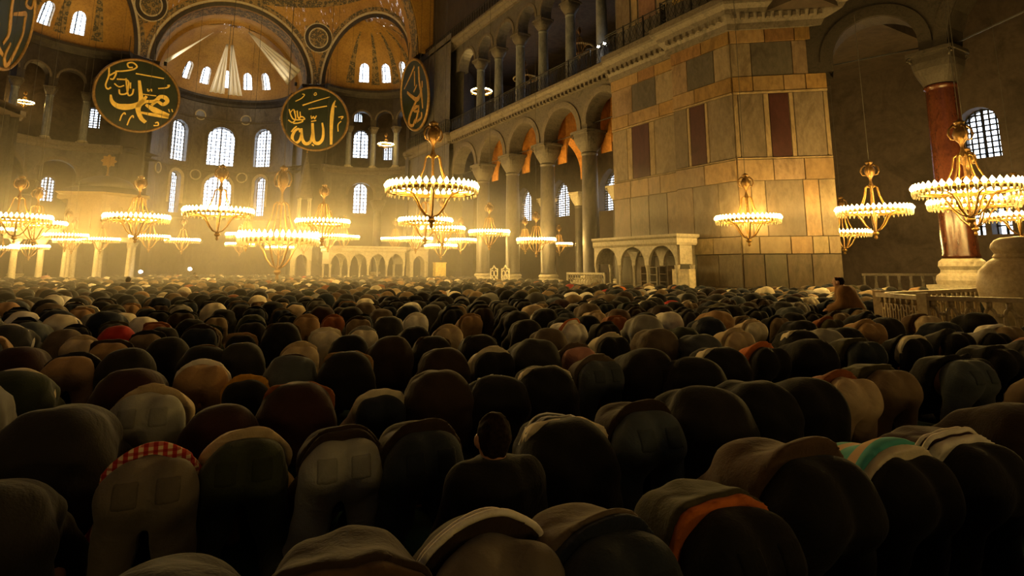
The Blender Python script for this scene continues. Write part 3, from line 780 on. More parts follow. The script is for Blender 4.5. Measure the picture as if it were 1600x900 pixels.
for i, y in enumerate(colY):
    column(29.6, y+.2, 0, 7.6, .42, M_GREEN, 'shorter aisle column standing behind the arcade, %s from the corner pier' % ORD[i], 'aisle columns', .6, 1.1, capmat=M_CREAM)
p = PX(-3.65, 0, .5); column(p[0], p[1], 0, 9.95, .58, M_PORPH, 'polished red porphyry column on a stepped white base at right', None, 1.75, 1.35, .78, M_EXED_SHADE)
p = PX(3.55, 0, .55); column(p[0], p[1], 0, 9.95, .58, M_PORPH, 'red porphyry column just outside the right edge', None, 1.75, 1.35, .78, M_EXED_SHADE)
for (c, P, cols), nm in ((exSE, 'far right'), (exNE, 'far left')):
    for i, u in enumerate((-3.45, 3.45)):
        q = P(u, 0, .45); column(q[0], q[1], 0, 9.62, .5, M_PORPH if False else M_GREEN, 'marble column of the %s exedra arcade, %s one' % (nm, ['left','right'][i]), 'exedra columns', .9, 1.3)
    for i, u in enumerate(cols):
        q = P(u, 0, .4); column(q[0], q[1], ZG, 18.92, .33, M_BLUEG, 'small gallery column in the %s exedra, %s from its left' % (nm, ORD[i]), 'exedra gallery columns', .4, .8)

# ------------------------------------------------------------------ gallery railings
def rail_panel(L, h):
    mb = MB(); n = max(2, int(L/.42)); w = L/n
    for i in range(n):
        c = (i+.5)*w; k = 10
        mb.tube([(c+math.cos(2*PI*j/k)*w*.42, 0, h*.5+math.sin(2*PI*j/k)*h*.30) for j in range(k)], .018, 4, True)
        mb.tube([(c-w*.5, 0, h*.12), (c, 0, h*.5), (c+w*.5, 0, h*.88)], .014, 4); mb.tube([(c-w*.5, 0, h*.88), (c, 0, h*.5), (c+w*.5, 0, h*.12)], .014, 4)
        mb.tube([(c-w*.5, 0, h*.05), (c-w*.5, 0, h*.95)], .016, 4)
    mb.tube([(0,0,h*.9),(L,0,h*.9)], .02, 4); mb.tube([(0,0,h*.1),(L,0,h*.1)], .02, 4)
    return mb
def railing(path, z, h, seg, label):
    root = empty('iron_railing', (*path[0], z)); tag(root, label, 'railing'); pos = 0
    x0, y0 = path[0]
    for a, b in zip(path, path[1:]):
        a, b = Vector(a), Vector(b); L = (b-a).length; d = (b-a)/L; k = max(1, round(L/seg)); ang = math.atan2(d.y, d.x)
        key = ('rail', round(L/k, 3), h)
        if key not in CACHE:
            CACHE[key] = (rail_panel(L/k, h).mesh('lattice', M_IRON), MB().tube([(0,0,0),(L/k,0,0)], .04, 6).mesh('handrail', M_IRON), MB().box((0,0,h/2+.03), (.07,.07,h+.06)).mesh('post', M_IRON))
        la, hr, po = CACHE[key]
        for i in range(k):
            q = a+d*(L*i/k); lo = (q.x-x0, q.y-y0, 0)
            o = inst('lattice', la, root, lo, (0,0,ang)); o['kind'] = 'stuff'
            inst('handrail', hr, root, (lo[0], lo[1], h), (0,0,ang)); inst('post', po, root, lo, (0,0,ang))
    return root
railing([(21.98,24.6),(21.98,47.3),(21.5,47.3),(21.5,57)], 13.63, 1.25, 2.2, 'black iron lattice railing along the gallery over the arcade')
railing([(25.3,12.4),(24.3,13.1),(20.95,15.95),(20.95,19.9),(21.25,19.9),(21.25,24.6)], 13.55, 1.25, 1.7, 'black iron lattice railing on top of the marble corner pier')
railing([(22.1,16),(22.1,57)], 22.9, 1.0, 2.3, 'dark iron railing along the upper cornice')

# ------------------------------------------------------------------ calligraphy roundels
def stroke(mb, pts, w0, w1=None, w2=None, z=0.0, t=.04, n=7):
    """smooth ribbon through pts, width w0 -> w1 -> w2"""
    w1 = w0 if w1 is None else w1; w2 = w1 if w2 is None else w2
    P = [Vector((*p, 0)) for p in pts]
    if len(P) == 2: P = [P[0], (P[0]+P[1])/2, P[1]]
    out = []
    for i in range(len(P)-1):
        a = P[i-1] if i else P[0]*2-P[1]; b, c = P[i], P[i+1]; d = P[i+2] if i+2 < len(P) else c*2-b
        for k in range(n):
            s = k/n
            out.append(.5*((2*b)+(c-a)*s+(2*a-5*b+4*c-d)*s*s+(3*b-a-3*c+d)*s*s*s))
    out.append(P[-1]); m = len(out); L = []; 
    for i, p in enumerate(out):
        tg = (out[min(i+1,m-1)]-out[max(i-1,0)]).normalized(); nr = Vector((-tg.y, tg.x, 0)); f = i/(m-1)
        w = (w0*(1-2*f)+w1*2*f) if f < .5 else (w1*(2-2*f)+w2*(2*f-1))
        L += [p+nr*w/2, p-nr*w/2]
    v = [(q.x, q.y, z) for q in L]+[(q.x, q.y, z+t) for q in L]; b = 2*m; fs = []
    for i in range(m-1):
        j = 2*i; fs += [(b+j, b+j+1, b+j+3, b+j+2), (j, j+2, b+j+2, b+j), (j+1, b+j+1, b+j+3, j+3)]
    mb.add(v, fs)
M_DISC = plain('roundel_green', (.014,.022,.013), .45, 0, .35, .7)
M_LETT = plain('gilded_letters', (.86,.62,.16), .42, .25, .12, 3)
M_LETD = plain('dark_gilded_letters', (.42,.25,.08), .5, .3, .3, 3)  # darker, browner gilt than the other letters
M_RIM = plain('roundel_rim', (.26,.16,.06), .45, .3, .3, 4)
def roundel(loc, normal, R, strokes, label, lett=M_LETT, tilt=8):
    root = empty('calligraphy_roundel', loc); tag(root, label, 'roundel')
    nz = Vector(normal).normalized(); nz = (nz+Vector((0,0,-math.tan(math.radians(tilt))))).normalized()
    xx = Vector((0,0,1)).cross(nz).normalized(); yy = nz.cross(xx)
    root.matrix_world = Matrix.Translation(loc) @ Matrix((xx, yy, nz)).transposed().to_4x4()
    MB().lathe((0,0,-.12), [(R*.97,0),(R*.97,.12)], 64).obj('panel', M_DISC, root)
    mb = MB(); mb.tube([(math.cos(2*PI*k/64)*R*.965, math.sin(2*PI*k/64)*R*.965, .0) for k in range(64)], .14, 8, True); mb.obj('rim', M_RIM, root, True)
    mb = MB()
    for s in strokes: stroke(mb, [(x*R, y*R) for x, y in s[0]], *[q*R*1.25 for q in s[1:]], z=.005, t=.05)
    mb.obj('lettering', lett, root)
    MB().tube([(-R*.3,R*.9,-.1),(-R*.3,R*.9+2.6,-.6)], .03, 5).obj('hanger', M_IRON, root); MB().tube([(R*.3,R*.9,-.1),(R*.3,R*.9+2.6,-.6)], .03, 5).obj('hanger', M_IRON, root)
    return root
def nz(lst, cx, cy, rx, ry):
    return [(([((x-cx)/rx, (cy-y)/ry) for x, y in p]), *w) for p, *w in lst]
MUH = nz([
 ([(858,505),(868,560),(878,620),(868,672),(888,722),(915,745)], .05,.10,.07),
 ([(905,590),(880,632),(830,664),(770,672),(735,650),(724,612)], .05,.13,.03),
 ([(870,660),(900,625),(950,612),(975,583),(1002,582),(1016,603),(995,625),(962,612),(935,640)], .05,.09,.05),
 ([(905,640),(955,665),(1032,690)], .05,.12,.10), ([(1032,692),(950,694),(880,690)], .10,.07,.04),
 ([(700,455),(704,505),(694,560),(706,582),(722,570)], .03), ([(706,505),(738,480),(728,520),(712,522)], .03), ([(745,518),(800,516),(806,560),(800,592),(770,600),(762,575)], .03),
 ([(790,505),(800,560),(812,600),(830,590),(834,560)], .03), ([(735,545),(760,560),(785,548)], .025), ([(815,525),(818,560)], .025),
 ([(733,475),(775,465),(822,446),(838,425),(815,408),(790,418),(797,438),(818,436)], .03), ([(836,468),(985,470)], .025), ([(960,535),(1005,522),(1018,505),(1006,508)], .025,.035,.02), ([(885,582),(955,580)], .02), ([(905,545),(910,560),(925,545),(928,558)], .02),
 ([(783,755),(790,722),(802,705),(808,715)], .025), ([(822,775),(832,735),(845,715),(850,728)], .025), ([(958,758),(982,752),(978,735),(965,742)], .025), ([(1028,648),(1035,665)], .02), ([(1045,645),(1052,662)], .02)],
 860, 595, 228, 218)
ALL = nz([
 ([(656,880),(652,760),(656,660),(668,618)], .06,.09,.02), ([(652,650),(676,655)], .03),
 ([(600,755),(608,800),(606,850),(585,876),(560,868),(551,815),(546,760)], .04,.085,.06), ([(552,800),(540,868),(512,882),(494,855),(486,795)], .05,.085,.05),
 ([(490,820),(478,868),(452,880),(438,850),(452,812),(472,800),(480,818)], .05,.07,.04), ([(432,820),(445,800),(460,785)], .03),
 ([(536,718),(540,735),(550,722),(556,735),(566,716)], .025), ([(538,752),(566,744)], .025),
 ([(414,690),(428,730),(448,748),(500,742),(488,728),(470,735)], .03), ([(440,690),(452,740),(436,765),(412,752)], .03), ([(458,695),(466,735),(492,752),(470,765),(440,770)], .03), ([(420,712),(436,690),(450,705)], .02), ([(474,700),(478,730)], .025),
 ([(486,662),(560,630),(636,600)], .03,.025,.015), ([(520,682),(622,655)], .025), ([(446,642),(478,622),(494,600),(482,596)], .02), ([(548,588),(556,582),(560,592),(550,598),(546,590)], .02),
 ([(690,716),(716,710),(706,726)], .025), ([(706,738),(690,760),(692,800)], .025), ([(548,885),(560,892)], .03)],
 560, 735, 192, 190)
ABU = nz([
 ([(1236,462),(1232,560),(1236,640),(1234,722)], .05,.09,.03), ([(1212,440),(1180,480),(1130,532)], .05,.03,.02), ([(1148,566),(1175,610),(1205,648),(1232,628),(1240,600)], .06,.10,.05),
 ([(1205,648),(1170,690),(1142,735),(1140,770),(1162,790),(1180,760)], .05,.08,.05), ([(1178,782),(1200,735),(1212,700),(1190,686),(1182,710),(1215,725)], .06,.05,.05), ([(1160,702),(1215,692)], .03), ([(1208,470),(1200,560)], .03), ([(1215,560),(1190,590)], .03), ([(1248,560),(1244,600)], .03), ([(1190,780),(1220,770),(1225,740)], .05)],
 1190, 610, 92, 228)
LFT = nz([([(0,220),(60,190),(110,170),(130,230)], .05,.08,.04), ([(60,330),(50,400),(90,425),(120,360),(140,250),(110,180)], .05,.09,.04), ([(-60,120),(-20,220),(20,300),(0,360)], .05,.09,.05), ([(90,60),(80,130),(140,120),(130,60)], .05), ([(-90,300),(-40,380),(30,400)], .06,.09,.05), ([(-60,60),(-70,-40),(-60,-120)], .06), ([(20,20),(60,-60),(40,-140)], .05)], 20, 240, 200, 225)
roundel((-3.25, 68.4, 18.75), (.1,-1,0), 3.8, MUH, 'green calligraphy roundel with gilt letters, left of the apse')
roundel((14.0, 66.8, 18.3), (-.25,-1,0), 3.75, ALL, 'green calligraphy roundel with bright gilt letters, right of the apse')
roundel((21.1, 54.3, 19.0), (-1,0,0), 3.75, ABU, 'calligraphy roundel seen edge-on, hanging on the right pier', M_LETD)
roundel((-10.6, 53.0, 19.3), (1,-.1,0), 3.8, LFT, 'dark calligraphy roundel cut by the left edge', M_LETD)

# ------------------------------------------------------------------ white drapes in the apse
def drape(pts, label, folds=5, amp=.12):
    """pleated cloth between two rails: pts = (top0, top1, bottom0, bottom1)"""
    a, b, c, d = (Vector(p) for p in pts); n, m = 24, 10; vs = []
    nr = (b-a).cross(c-a); nr = nr.normalized() if nr.length > 1e-6 else Vector((0,-1,0))
    for i in range(m+1):
        t = i/m; l, r = a.lerp(c, t), b.lerp(d, t)
        for j in range(n+1):
            s = j/n; vs.append(l.lerp(r, s)+nr*amp*t*math.sin(s*folds*2*PI))
    fs = [(i*(n+1)+j, i*(n+1)+j+1, (i+1)*(n+1)+j+1, (i+1)*(n+1)+j) for i in range(m) for j in range(n)]
    mb = MB(); mb.add(vs, fs); o = mb.obj('white_drape', M_SHEER, None, True)
    so = o.modifiers.new('thick', 'SOLIDIFY'); so.thickness = .03
    return tag(o, label, 'drape', 'drapes in the apse')
drape(((4.77,74.3,28.0),(4.98,74.3,28.0),(3.38,74.0,21.75),(4.94,74.0,21.7)), 'long white tapering drape hanging in the apse, left one of the pair', 3)
drape(((5.25,74.3,28.0),(5.53,74.3,28.0),(5.35,74.0,21.7),(6.87,74.0,21.75)), 'long white tapering drape hanging in the apse, right one of the pair', 3)
drape(((7.0,73.6,29.7),(7.25,73.6,29.7),(11.5,71.6,23.3),(13.0,71.6,25.4)), 'white sail-like drape pulled tight to the right side of the apse arch', 4)
drape(((3.2,73.8,28.9),(3.3,73.8,29.0),(-1.5,73.6,24.0),(-1.25,73.6,24.6)), 'narrow white drape pulled tight to the left side of the apse arch', 2)
cb = MB(); cb.tube([(5.1,74.3,28.0),(5.1,74.3,31.0)], .03, 5); cb.tube([(7.1,73.6,29.7),(7.1,73.6,30.6)], .03, 5)
tag(cb.obj('drape_cord', M_CABLE), 'thin cords holding up the white drapes', 'cord')

# ------------------------------------------------------------------ ring chandeliers
RR = 1.18
def chand_meshes():
    D = {}
    mb = MB(); n = 48
    pr = [(RR-.05, -.06), (RR+.05, -.06), (RR+.06, 0), (RR+.05, .05), (RR-.05, .05)]; vs = []
    for k in range(n):
        a = 2*PI*k/n; vs += [(math.cos(a)*r, math.sin(a)*r, z) for r, z in pr]
    m = len(pr); mb.add(vs, [(k*m+j, k*m+(j+1)%m, ((k+1)%n)*m+(j+1)%m, ((k+1)%n)*m+j) for k in range(n) for j in range(m)])
    D['ring'] = mb.mesh('ring', M_GILT, False)
    mb = MB(); cups = MB(); nb = 44
    for k in range(nb):
        a = 2*PI*k/nb; r = RR+.05; c = (math.cos(a)*r, math.sin(a)*r)
        mb.octa((c[0], c[1], .11), .078, .11)
        cups.lathe((c[0], c[1], -.16), [(.008,0),(.03,.05),(.045,.12),(.05,.19)], 6, False)
    D['lamps'] = mb.mesh('lamps', M_LAMP); D['lamp_cups'] = cups.mesh('lamp_cups', M_GLASSC)
    up = [(.05,0,.92),(.14,0,.98),(.22,0,.92),(.24,0,.80),(.28,0,.60),(.36,0,.40),(.46,0,.18),(.56,0,.02),(RR-.02,0,0)]
    D['upper_arm'] = MB().tube(up, [.022,.024,.024,.022,.02,.02,.02,.018,.016], 5).mesh('upper_arm', M_GILT, True)
    dn = [(RR-.05,0,-.04),(.80,0,-.06),(.58,0,-.12),(.46,0,-.28),(.36,0,-.48),(.2,0,-.66),(.05,0,-.72)]
    D['lower_arm'] = MB().tube(dn, [.02,.024,.03,.03,.028,.026,.026], 5).mesh('lower_arm', M_GILT, True)
    sc = [(.05,0,1.75),(.16,0,1.80),(.27,0,1.70),(.30,0,1.55),(.24,0,1.42),(.14,0,1.40),(.12,0,1.50),(.18,0,1.56)]
    D['scroll'] = MB().tube(sc, [.035,.035,.032,.03,.026,.022,.02,.015], 5).mesh('scroll', M_BRASS, True)
    D['stem'] = MB().lathe((0,0,0), [(.02,-.85),(.06,-.82),(.09,-.76),(.05,-.68),(.03,-.6),(.03,.6),(.05,.9),(.09,1.0),(.05,1.1),(.035,1.2),(.06,1.3),(.15,1.42),(.19,1.56),(.14,1.70),(.07,1.78),(.12,1.86),(.14,1.9),(.05,1.95),(.02,1.97)], 12).mesh('stem', M_BRASS, True)
    D['pendant'] = MB().lathe((0,0,0), [(.005,-1.05),(.05,-1.0),(.06,-.95),(.03,-.9),(.09,-.86),(.12,-.8),(.04,-.74)], 12).mesh('pendant', M_GILT, True)
    return D
CM = chand_meshes()
# joined arms for the far ones
def rot_join(names, n):
    mb = MB()
    for nm in names:
        me = CM[nm]
        for k in range(n):
            a = 2*PI*k/n; ca, sa = math.cos(a), math.sin(a)
            mb.add([(v.co.x*ca-v.co.y*sa, v.co.x*sa+v.co.y*ca, v.co.z) for v in me.vertices], [tuple(p.vertices) for p in me.polygons])
    return mb
CM['arms'] = rot_join(['upper_arm', 'lower_arm'], 6).mesh('arms', M_GILT, True)
CM['scrolls'] = rot_join(['scroll'], 4).mesh('scrolls', M_BRASS, True)
CM['dead'] = None
def chandelier(x, y, z, label, near=False, s=1.0, sz=None, lit=True, cable=14.0, mat=None):
    e = empty('ring_chandelier', (x, y, z), random.uniform(0, 1)); e.scale = (s, s, sz or s); tag(e, label, 'chandelier', 'ring chandeliers')
    rg = inst('ring', CM['ring'], e)
    o = inst('lamps' if lit else 'candle_cups', CM['lamps'] if lit else CM['lamp_cups'], rg); o['kind'] = 'stuff'
    if lit: o = inst('lamp_cups', CM['lamp_cups'], rg); o['kind'] = 'stuff'
    stm = inst('stem', CM['stem'], e); inst('pendant', CM['pendant'], stm)
    if near:
        for k in range(6): inst('upper_arm', CM['upper_arm'], e, rot=(0,0,2*PI*k/6)); inst('lower_arm', CM['lower_arm'], e, rot=(0,0,2*PI*k/6))
        for k in range(4): inst('scroll', CM['scroll'], stm, rot=(0,0,2*PI*k/4))
    else: inst('arms', CM['arms'], e); inst('scrolls', CM['scrolls'], stm)
    k = ('cab', cable)
    if k not in CM: CM[k] = MB().tube([(0,0,1.9),(0,0,1.9+cable)], .012, 4).mesh('cable', M_CABLE)
    inst('cable', CM[k], e)
    return e
for x, y, z, near, lab in [
 (6.24,14.53,3.5,1,'largest-looking lit ring chandelier in front of the arcade, left of centre'),
 (18.64,6.87,3.5,1,'big lit ring chandelier at far right, in front of the red column'),
 (22.95,11.5,3.5,1,'lit ring chandelier hanging in the arch beside the marble corner pier'),
 (20.45,15.15,3.31,1,'lit ring chandelier right in front of the marble corner pier'),
 (23.2,8.45,3.5,1,'second lit ring chandelier behind the red column, lower one'),
 (22.9,6.1,3.6,1,'lit ring chandelier cut by the right edge, upper one'),
 (30.9,9.7,3.5,0,'small lit ring chandelier deep in the right aisle at the edge'),
 (29.8,16.5,3.1,0,'faint lit chandelier just past the corner pier, in the aisle'),
 (-5.51,32.86,3.5,1,'lit ring chandelier at the left edge, upper one'),
 (-5.44,36.9,3.5,1,'lit ring chandelier at the left edge, second from the edge'),
 (-8.65,44.2,3.5,0,'lit ring chandelier cut by the left edge'),
 (-9.0,60.0,3.0,0,'low lit chandelier far left before the marble columns'),
 (-10.5,57.4,2.8,0,'lowest lit chandelier at the far left edge'),
 (-5.62,49.8,3.5,0,'lit chandelier left of the golden kiosk, nearer one'),
 (-6.1,58.0,3.5,0,'lit chandelier left of the golden kiosk, farther one'),
 (-4.04,55.5,3.5,0,'lit chandelier right under the golden kiosk roof'),
 (-.99,30.13,3.5,1,'lit ring chandelier below the left calligraphy roundel'),
 (-.73,48.8,3.5,0,'small lit chandelier left of the apse, below a bigger one'),
 (1.45,53.5,3.5,0,'small lit chandelier before the left apse corner'),
 (1.84,25.2,3.5,1,'lit ring chandelier under the middle apse window'),
 (6.36,59.9,3.5,0,'low lit chandelier far down the nave before the apse'),
 (4.86,42.5,3.5,0,'lit chandelier behind and right of the one under the apse window'),
 (9.6,58.2,3.2,0,'low lit chandelier beneath the great central chandelier'),
 (6.61,28.6,3.5,1,'lit ring chandelier below the right calligraphy roundel'),
 (9.98,41.3,3.5,0,'lit chandelier just behind the one below the right roundel'),
 (10.58,52.2,3.5,0,'small lit chandelier above the little marble portal'),
 (13.3,49.6,3.9,0,'lit chandelier over the left end of the white loggia'),
 (18.2,50.6,3.9,0,'lit chandelier over the right end of the white loggia'),
 (16.66,41.7,3.5,0,'lit chandelier in front of the white loggia portal'),
 (18.7,41.6,3.0,0,'low lit chandelier right of the white loggia'),
 (20.56,41.9,3.5,0,'lit chandelier before the fourth arcade column'),
 (13.61,30.05,3.5,0,'lit chandelier in the bright cluster, third below the largest one'),
 (10.56,25.3,3.5,1,'lit ring chandelier directly below the largest one'),
 (17.36,31.4,3.5,1,'lit ring chandelier between the third and fourth arcade columns'),
 (24.9,39.1,3.5,0,'lit chandelier in the aisle behind the third arcade column'),
 (20.8,31.3,3.1,0,'lit chandelier in front of the second arcade column'),
 (32.0,44.3,3.5,0,'small lit chandelier deep in the aisle behind the columns')]:
    chandelier(x, y, z, lab, bool(near), cable=18 if x < 21 else (6 if x < 23.5 else 7))
chandelier(6.25, 38.2, 3.1, 'great central chandelier with a tall ornate body before the apse', True, 1.9, 2.4, cable=8)
chandelier(25.2, 47.3, 18.1, 'lit chandelier in the upper gallery near the far end', s=.8, cable=1.5)
chandelier(22.2, 66.0, 16.0, 'lit chandelier in the far exedra gallery', s=.75, cable=3)
chandelier(26.0, 33.0, 17.9, 'unlit ring chandelier in the gallery, nearer one', True, s=.85, lit=False, cable=2)
chandelier(26.0, 40.7, 17.7, 'unlit ring chandelier in the gallery, farther one', True, s=.85, lit=False, cable=2)
chandelier(-11.3, 71.9, 5.6, 'lit chandelier half hidden in the arch at far left', s=.8, cable=3)
chandelier(-12.6, 71.6, 17.4, 'lit chandelier glowing behind the left gallery column', s=.6, cable=2)
for i, (x, y) in enumerate(((-4.0,-14.0),(9.0,-15.0))): chandelier(x, y, 3.5, 'added unseen ring chandelier behind the viewer, %s of two' % ORD[i], cable=18)  # unseen lamps added to brighten the backs of the nearest rows
# two small floodlights on the gallery rail
for i, y in enumerate((25.9, 26.5)):
    e = empty('floodlight', (22.5, y, 15.05)); tag(e, 'small bright floodlight on the gallery railing, %s one' % ['right','left'][i], 'floodlight')
    MB().lathe((0,0,-.12), [(.06,0),(.14,.05),(.14,.2),(.06,.24)], 12).obj('housing', M_BLACK, e)
    MB().lathe((-.15,0,0), [(.01,-.09),(.09,-.05),(.1,0),(.09,.05),(.01,.09)], 12).obj('lamp', emit('flood_glow%d' % i, (1,.95,.82), 40), e)
    MB().tube([(0,0,-.1),(0,0,-.2)], .03, 6).obj('bracket', M_BLACK, e)

# floodlights standing on the cornice either side of the apse, turned on the mosaics and drapes
for i, (x, tx) in enumerate(((-1.2, 6.5), (12.6, 4.5))):
    e = empty('floodlight', (x, 72.2, 23.52)); tag(e, 'small floodlight on the cornice inside the apse arch, %s side' % ['left','right'][i], 'floodlight')
    MB().box((0,0,.05),(.3,.2,.1)).obj('bracket', M_BLACK, e); MB().lathe((0,0,.1), [(.08,0),(.16,.05),(.17,.3),(.15,.32)], 12).obj('housing', M_BLACK, e)
    ld = bpy.data.lights.new('flood', 'SPOT'); ld.energy = 1700; ld.color = (1,.83,.55); ld.spot_size = 1.7; ld.spot_blend = .8; ld.shadow_soft_size = .08
    lo = bpy.data.objects.new('lamp', ld); link(lo, e); lo.location = (0,0,.5)
    v = Vector((tx, 75.5, 26.2))-Vector((x, 72.2, 24.0)); lo.rotation_euler = v.to_track_quat('-Z', 'Y').to_euler()
# ------------------------------------------------------------------ marble loggias
def loggia(o, L, H, depth, n, spring, label, dirv, colr=.09, kind='point', top=.5, extra=None):
    """arched marble tribune: n arches on slim columns along +x of the root, front at y = 0, depth towards +y"""
    root = empty('marble_loggia', o, math.atan2(dirv[1], dirv[0])); tag(root, label, 'loggia')
    P = lambda u, z, d: (u, d, z)
    bay = L/n; ops = [Op(bay*(i+.5), bay/2-.13, spring-.05, spring, kind) for i in range(n)]
    wall(P, 0, L, spring-.05, H-top, ops, .16, 3).obj('arch_wall', M_CREAM, root)
    Pb = lambda u, z, d: (u, depth-d, z)
    wall(Pb, 0, L, spring-.05, H-top, ops, .16, 3).obj('arch_wall', M_CREAM, root)
    for x in (0, L-.16):
        MB().box((x+.08, depth/2, (spring+H-top)/2), (.16, depth-.34, H-top-spring)).obj('side_wall', M_CREAM, root)
    pr = [(0,H-top),(.06,H-top),(.10,H-top+.1),(.10,H-.2),(.16,H-.14),(.18,H-.1),(.18,H),(0,H)]
    sweep([(0,0),(0,depth),(L,depth),(L,0),(0,0)][::-1], [(-q, z) for q, z in pr]).obj('cornice', M_CREAM, root)
    MB().box((L/2, depth/2, H-.12), (L, depth, .16)).obj('platform', M_CREAM, root)
    for i in range(n+1):
        for y in (.08, depth-.08):
            x = min(max(bay*i, .1), L-.1)
            mb = MB(); mb.box((x, y, .1), (colr*3, colr*3, .2)); mb.lathe((x, y, .2), [(colr*1.2,0),(colr,.08),(colr*.92,spring-.6),(colr*1.15,spring-.55),(colr*1.0,spring-.5),(colr*1.6,spring-.25)], 12)
            smooth_by_angle(mb.obj('column', M_CREAM, root), 45)
    return root
lg = loggia((12.0, 48.9, 0), 6.55, 3.22, 2.6, 4, 1.72, 'cream marble loggia with four pointed arches under the bright lamps', (1,0))
# railing panels of the loggia top
# side portal of the loggia
def portal(o, w, H, d, label, dirv=(1,0), spring=None):
    root = empty('marble_portal', o, math.atan2(dirv[1], dirv[0])); tag(root, label, 'portal')
    P = lambda u, z, dd: (u, dd, z)
    spring = spring or H*.55
    wall(P, 0, w, 0, H-.3, [Op(w/2, w*.3, 0, spring, 'point')], d, 2).obj('frame', M_CREAM, root)
    sweep([(w,0),(0,0)], [(-0.0,H-.34),(.05,H-.34),(.12,H-.15),(.15,H-.1),(.15,H),(-d,H),(-d,H-.34)]).obj('cornice', M_CREAM, root)
    for x in (.09, w-.09): MB().lathe((x,-.06,0), [(.1,0),(.07,.15),(.065,spring),(.1,spring+.15)], 10).obj('pilaster', M_CREAM, root)
    return root
portal((19.0, 48.9, 0), 1.75, 3.22, .9, 'tall cream marble doorway at the right end of the loggia')
portal((11.1, 60.4, 0), 1.95, 3.6, .4, 'small cream marble doorway at the foot of the pulpit')
bx_ = MB(); bx_.box((21.3, 47.6, .9), (1.0, .6, 1.8)); bx_.box((21.3, 47.6, 1.83), (1.08, .68, .08)); bx_.box((21.3,47.6,.05),(1.08,.68,.1))
tag(bx_.obj('cabinet', plain('yellow_paint', (.62,.47,.14), .6)), 'pale yellow cabinet standing right of the marble loggia', 'cabinet')
lg2 = loggia((20.1, 24.6, 0), 5.9, 2.95, 1.15, 3, 1.58, 'cream marble tribune with three arches against the marble corner pier', (0,-1), .085, 'round', .5)
# low pierced screen inside that tribune, and shelves
def pierced_panel(L, h, nx, nz, t=.06):
    mb = MB(); mb.box((L/2,0,h-.05),(L,t+.04,.1)); mb.box((L/2,0,.05),(L,t+.04,.1)); 
    for x in (.04, L-.04): mb.box((x,0,h/2),(.08,t+.03,h))
    a, b = (L-.16)/nx, (h-.2)/nz
    for i in range(nx):
        for j in range(nz):
            cx, cz = .08+a*(i+.5), .1+b*(j+.5)
            mb.tube([(cx+math.cos(2*PI*k/8)*a*.46, 0, cz+math.sin(2*PI*k/8)*b*.48) for k in range(8)], .022, 4, True)
    return mb
sc_ = empty('marble_screen', (19.9, 26.8, 0), -PI/2); tag(sc_, 'pierced white marble screen left of the three-arched tribune', 'screen')
pierced_panel(3.3, 1.15, 14, 4).obj('panel', M_CREAM, sc_)
for i, (y, w, h, c) in enumerate([(20.9,.5,1.5,(.16,.10,.05)),(20.3,.5,1.45,(.30,.27,.22)),(19.65,.55,1.5,(.10,.07,.05)),(18.6,1.0,1.35,(.62,.52,.34))]):
    e = empty('shelf_unit', (20.35, y, 0)); tag(e, ['dark wooden shelf unit under the tribune, left one','grey metal shelf unit under the tribune','narrow dark shelf unit under the tribune, right one','pale wooden cabinet at the right end of the tribune'][i], 'shelf')
    m_ = plain('shelf_wood_%d' % i, c, .6)
    MB().box((.2,0,h/2),(.04,w,h)).obj('back', m_, e)
    for s in (-1,1): MB().box((0,s*(w/2-.02),h/2),(.4,.04,h)).obj('side', m_, e)
    for k in range(5): MB().box((0,0,.04+k*(h-.06)/4),(.4,w-.08,.03)).obj('shelf', m_, e)
    if i == 3: MB().box((-.21,0,h/2),(.02,w-.06,h-.1)).obj('door', m_, e)

# white iron gates at the foot of the third column
M_GATE = plain('white_gate', (.75,.68,.5), .5)
for i, x in enumerate((18.9, 19.9)):
    e = empty('barrier_gate', (20.6, 34.9+ i*1.6, 0), PI/2*.92); tag(e, 'white openwork barrier between the arcade columns, %s one' % ['right','left'][i], 'barrier')
    mb = MB()
    for a, b in (((-.65,0,.1),(-.65,0,1.35)),((.65,0,.1),(.65,0,1.35))): mb.tube([a,b], .045, 6)
    mb.obj('post', M_GATE, e)
    mb = MB(); mb.tube([(-.65,0,1.3),(-.3,0,1.35),(0,0,1.55),(.3,0,1.35),(.65,0,1.3)], .045, 6); mb.tube([(-.65,0,.2),(.65,0,.2)], .045, 6); mb.obj('frame', M_GATE, e)
    mb = MB()
    for cx in (-.32, .32):
        for cz in (.5, 1.0): mb.tube([(cx+math.cos(2*PI*k/12)*.26, 0, cz+math.sin(2*PI*k/12)*.22) for k in range(12)], .03, 5, True)
    mb.obj('scrollwork', M_GATE, e)

# ------------------------------------------------------------------ pulpit (minbar) with pointed spire, right of the apse
mn = empty('pulpit', (13.75, 68.9, 0)); tag(mn, 'tall marble pulpit tower with a pointed conical spire, right of the apse', 'pulpit')
MB().lathe((0,0,9.5), [(1.0,-.25),(.98,0),(.92,.12),(.62,1.9),(.30,3.8),(.05,5.2)], 8).obj('spire', M_CORN, mn)
MB().lathe((0,0,14.6), [(.04,0),(.10,.12),(.04,.25),(.07,.35),(.01,.7)], 8).obj('finial', M_GILT, mn)
for i in range(4):
    a = PI/4+PI/2*i; MB().lathe((math.cos(a)*.8, math.sin(a)*.8, 5.0), [(.13,0),(.1,.2),(.09,3.9),(.16,4.25)], 8).obj('post', M_CREAM, mn)
MB().box((0,0,2.5),(1.9,1.9,5.0)).obj('base', M_APSE, mn)
mb = MB(); mb.add([(-.7,-1,0),(-.7,-8,0),(-.7,-1,4.6),(.7,-1,0),(.7,-8,0),(.7,-1,4.6)], [(0,1,2),(5,4,3),(0,3,4,1),(1,4,5,2),(2,5,3,0)])
mb.obj('stair_flank', M_APSE, mn)
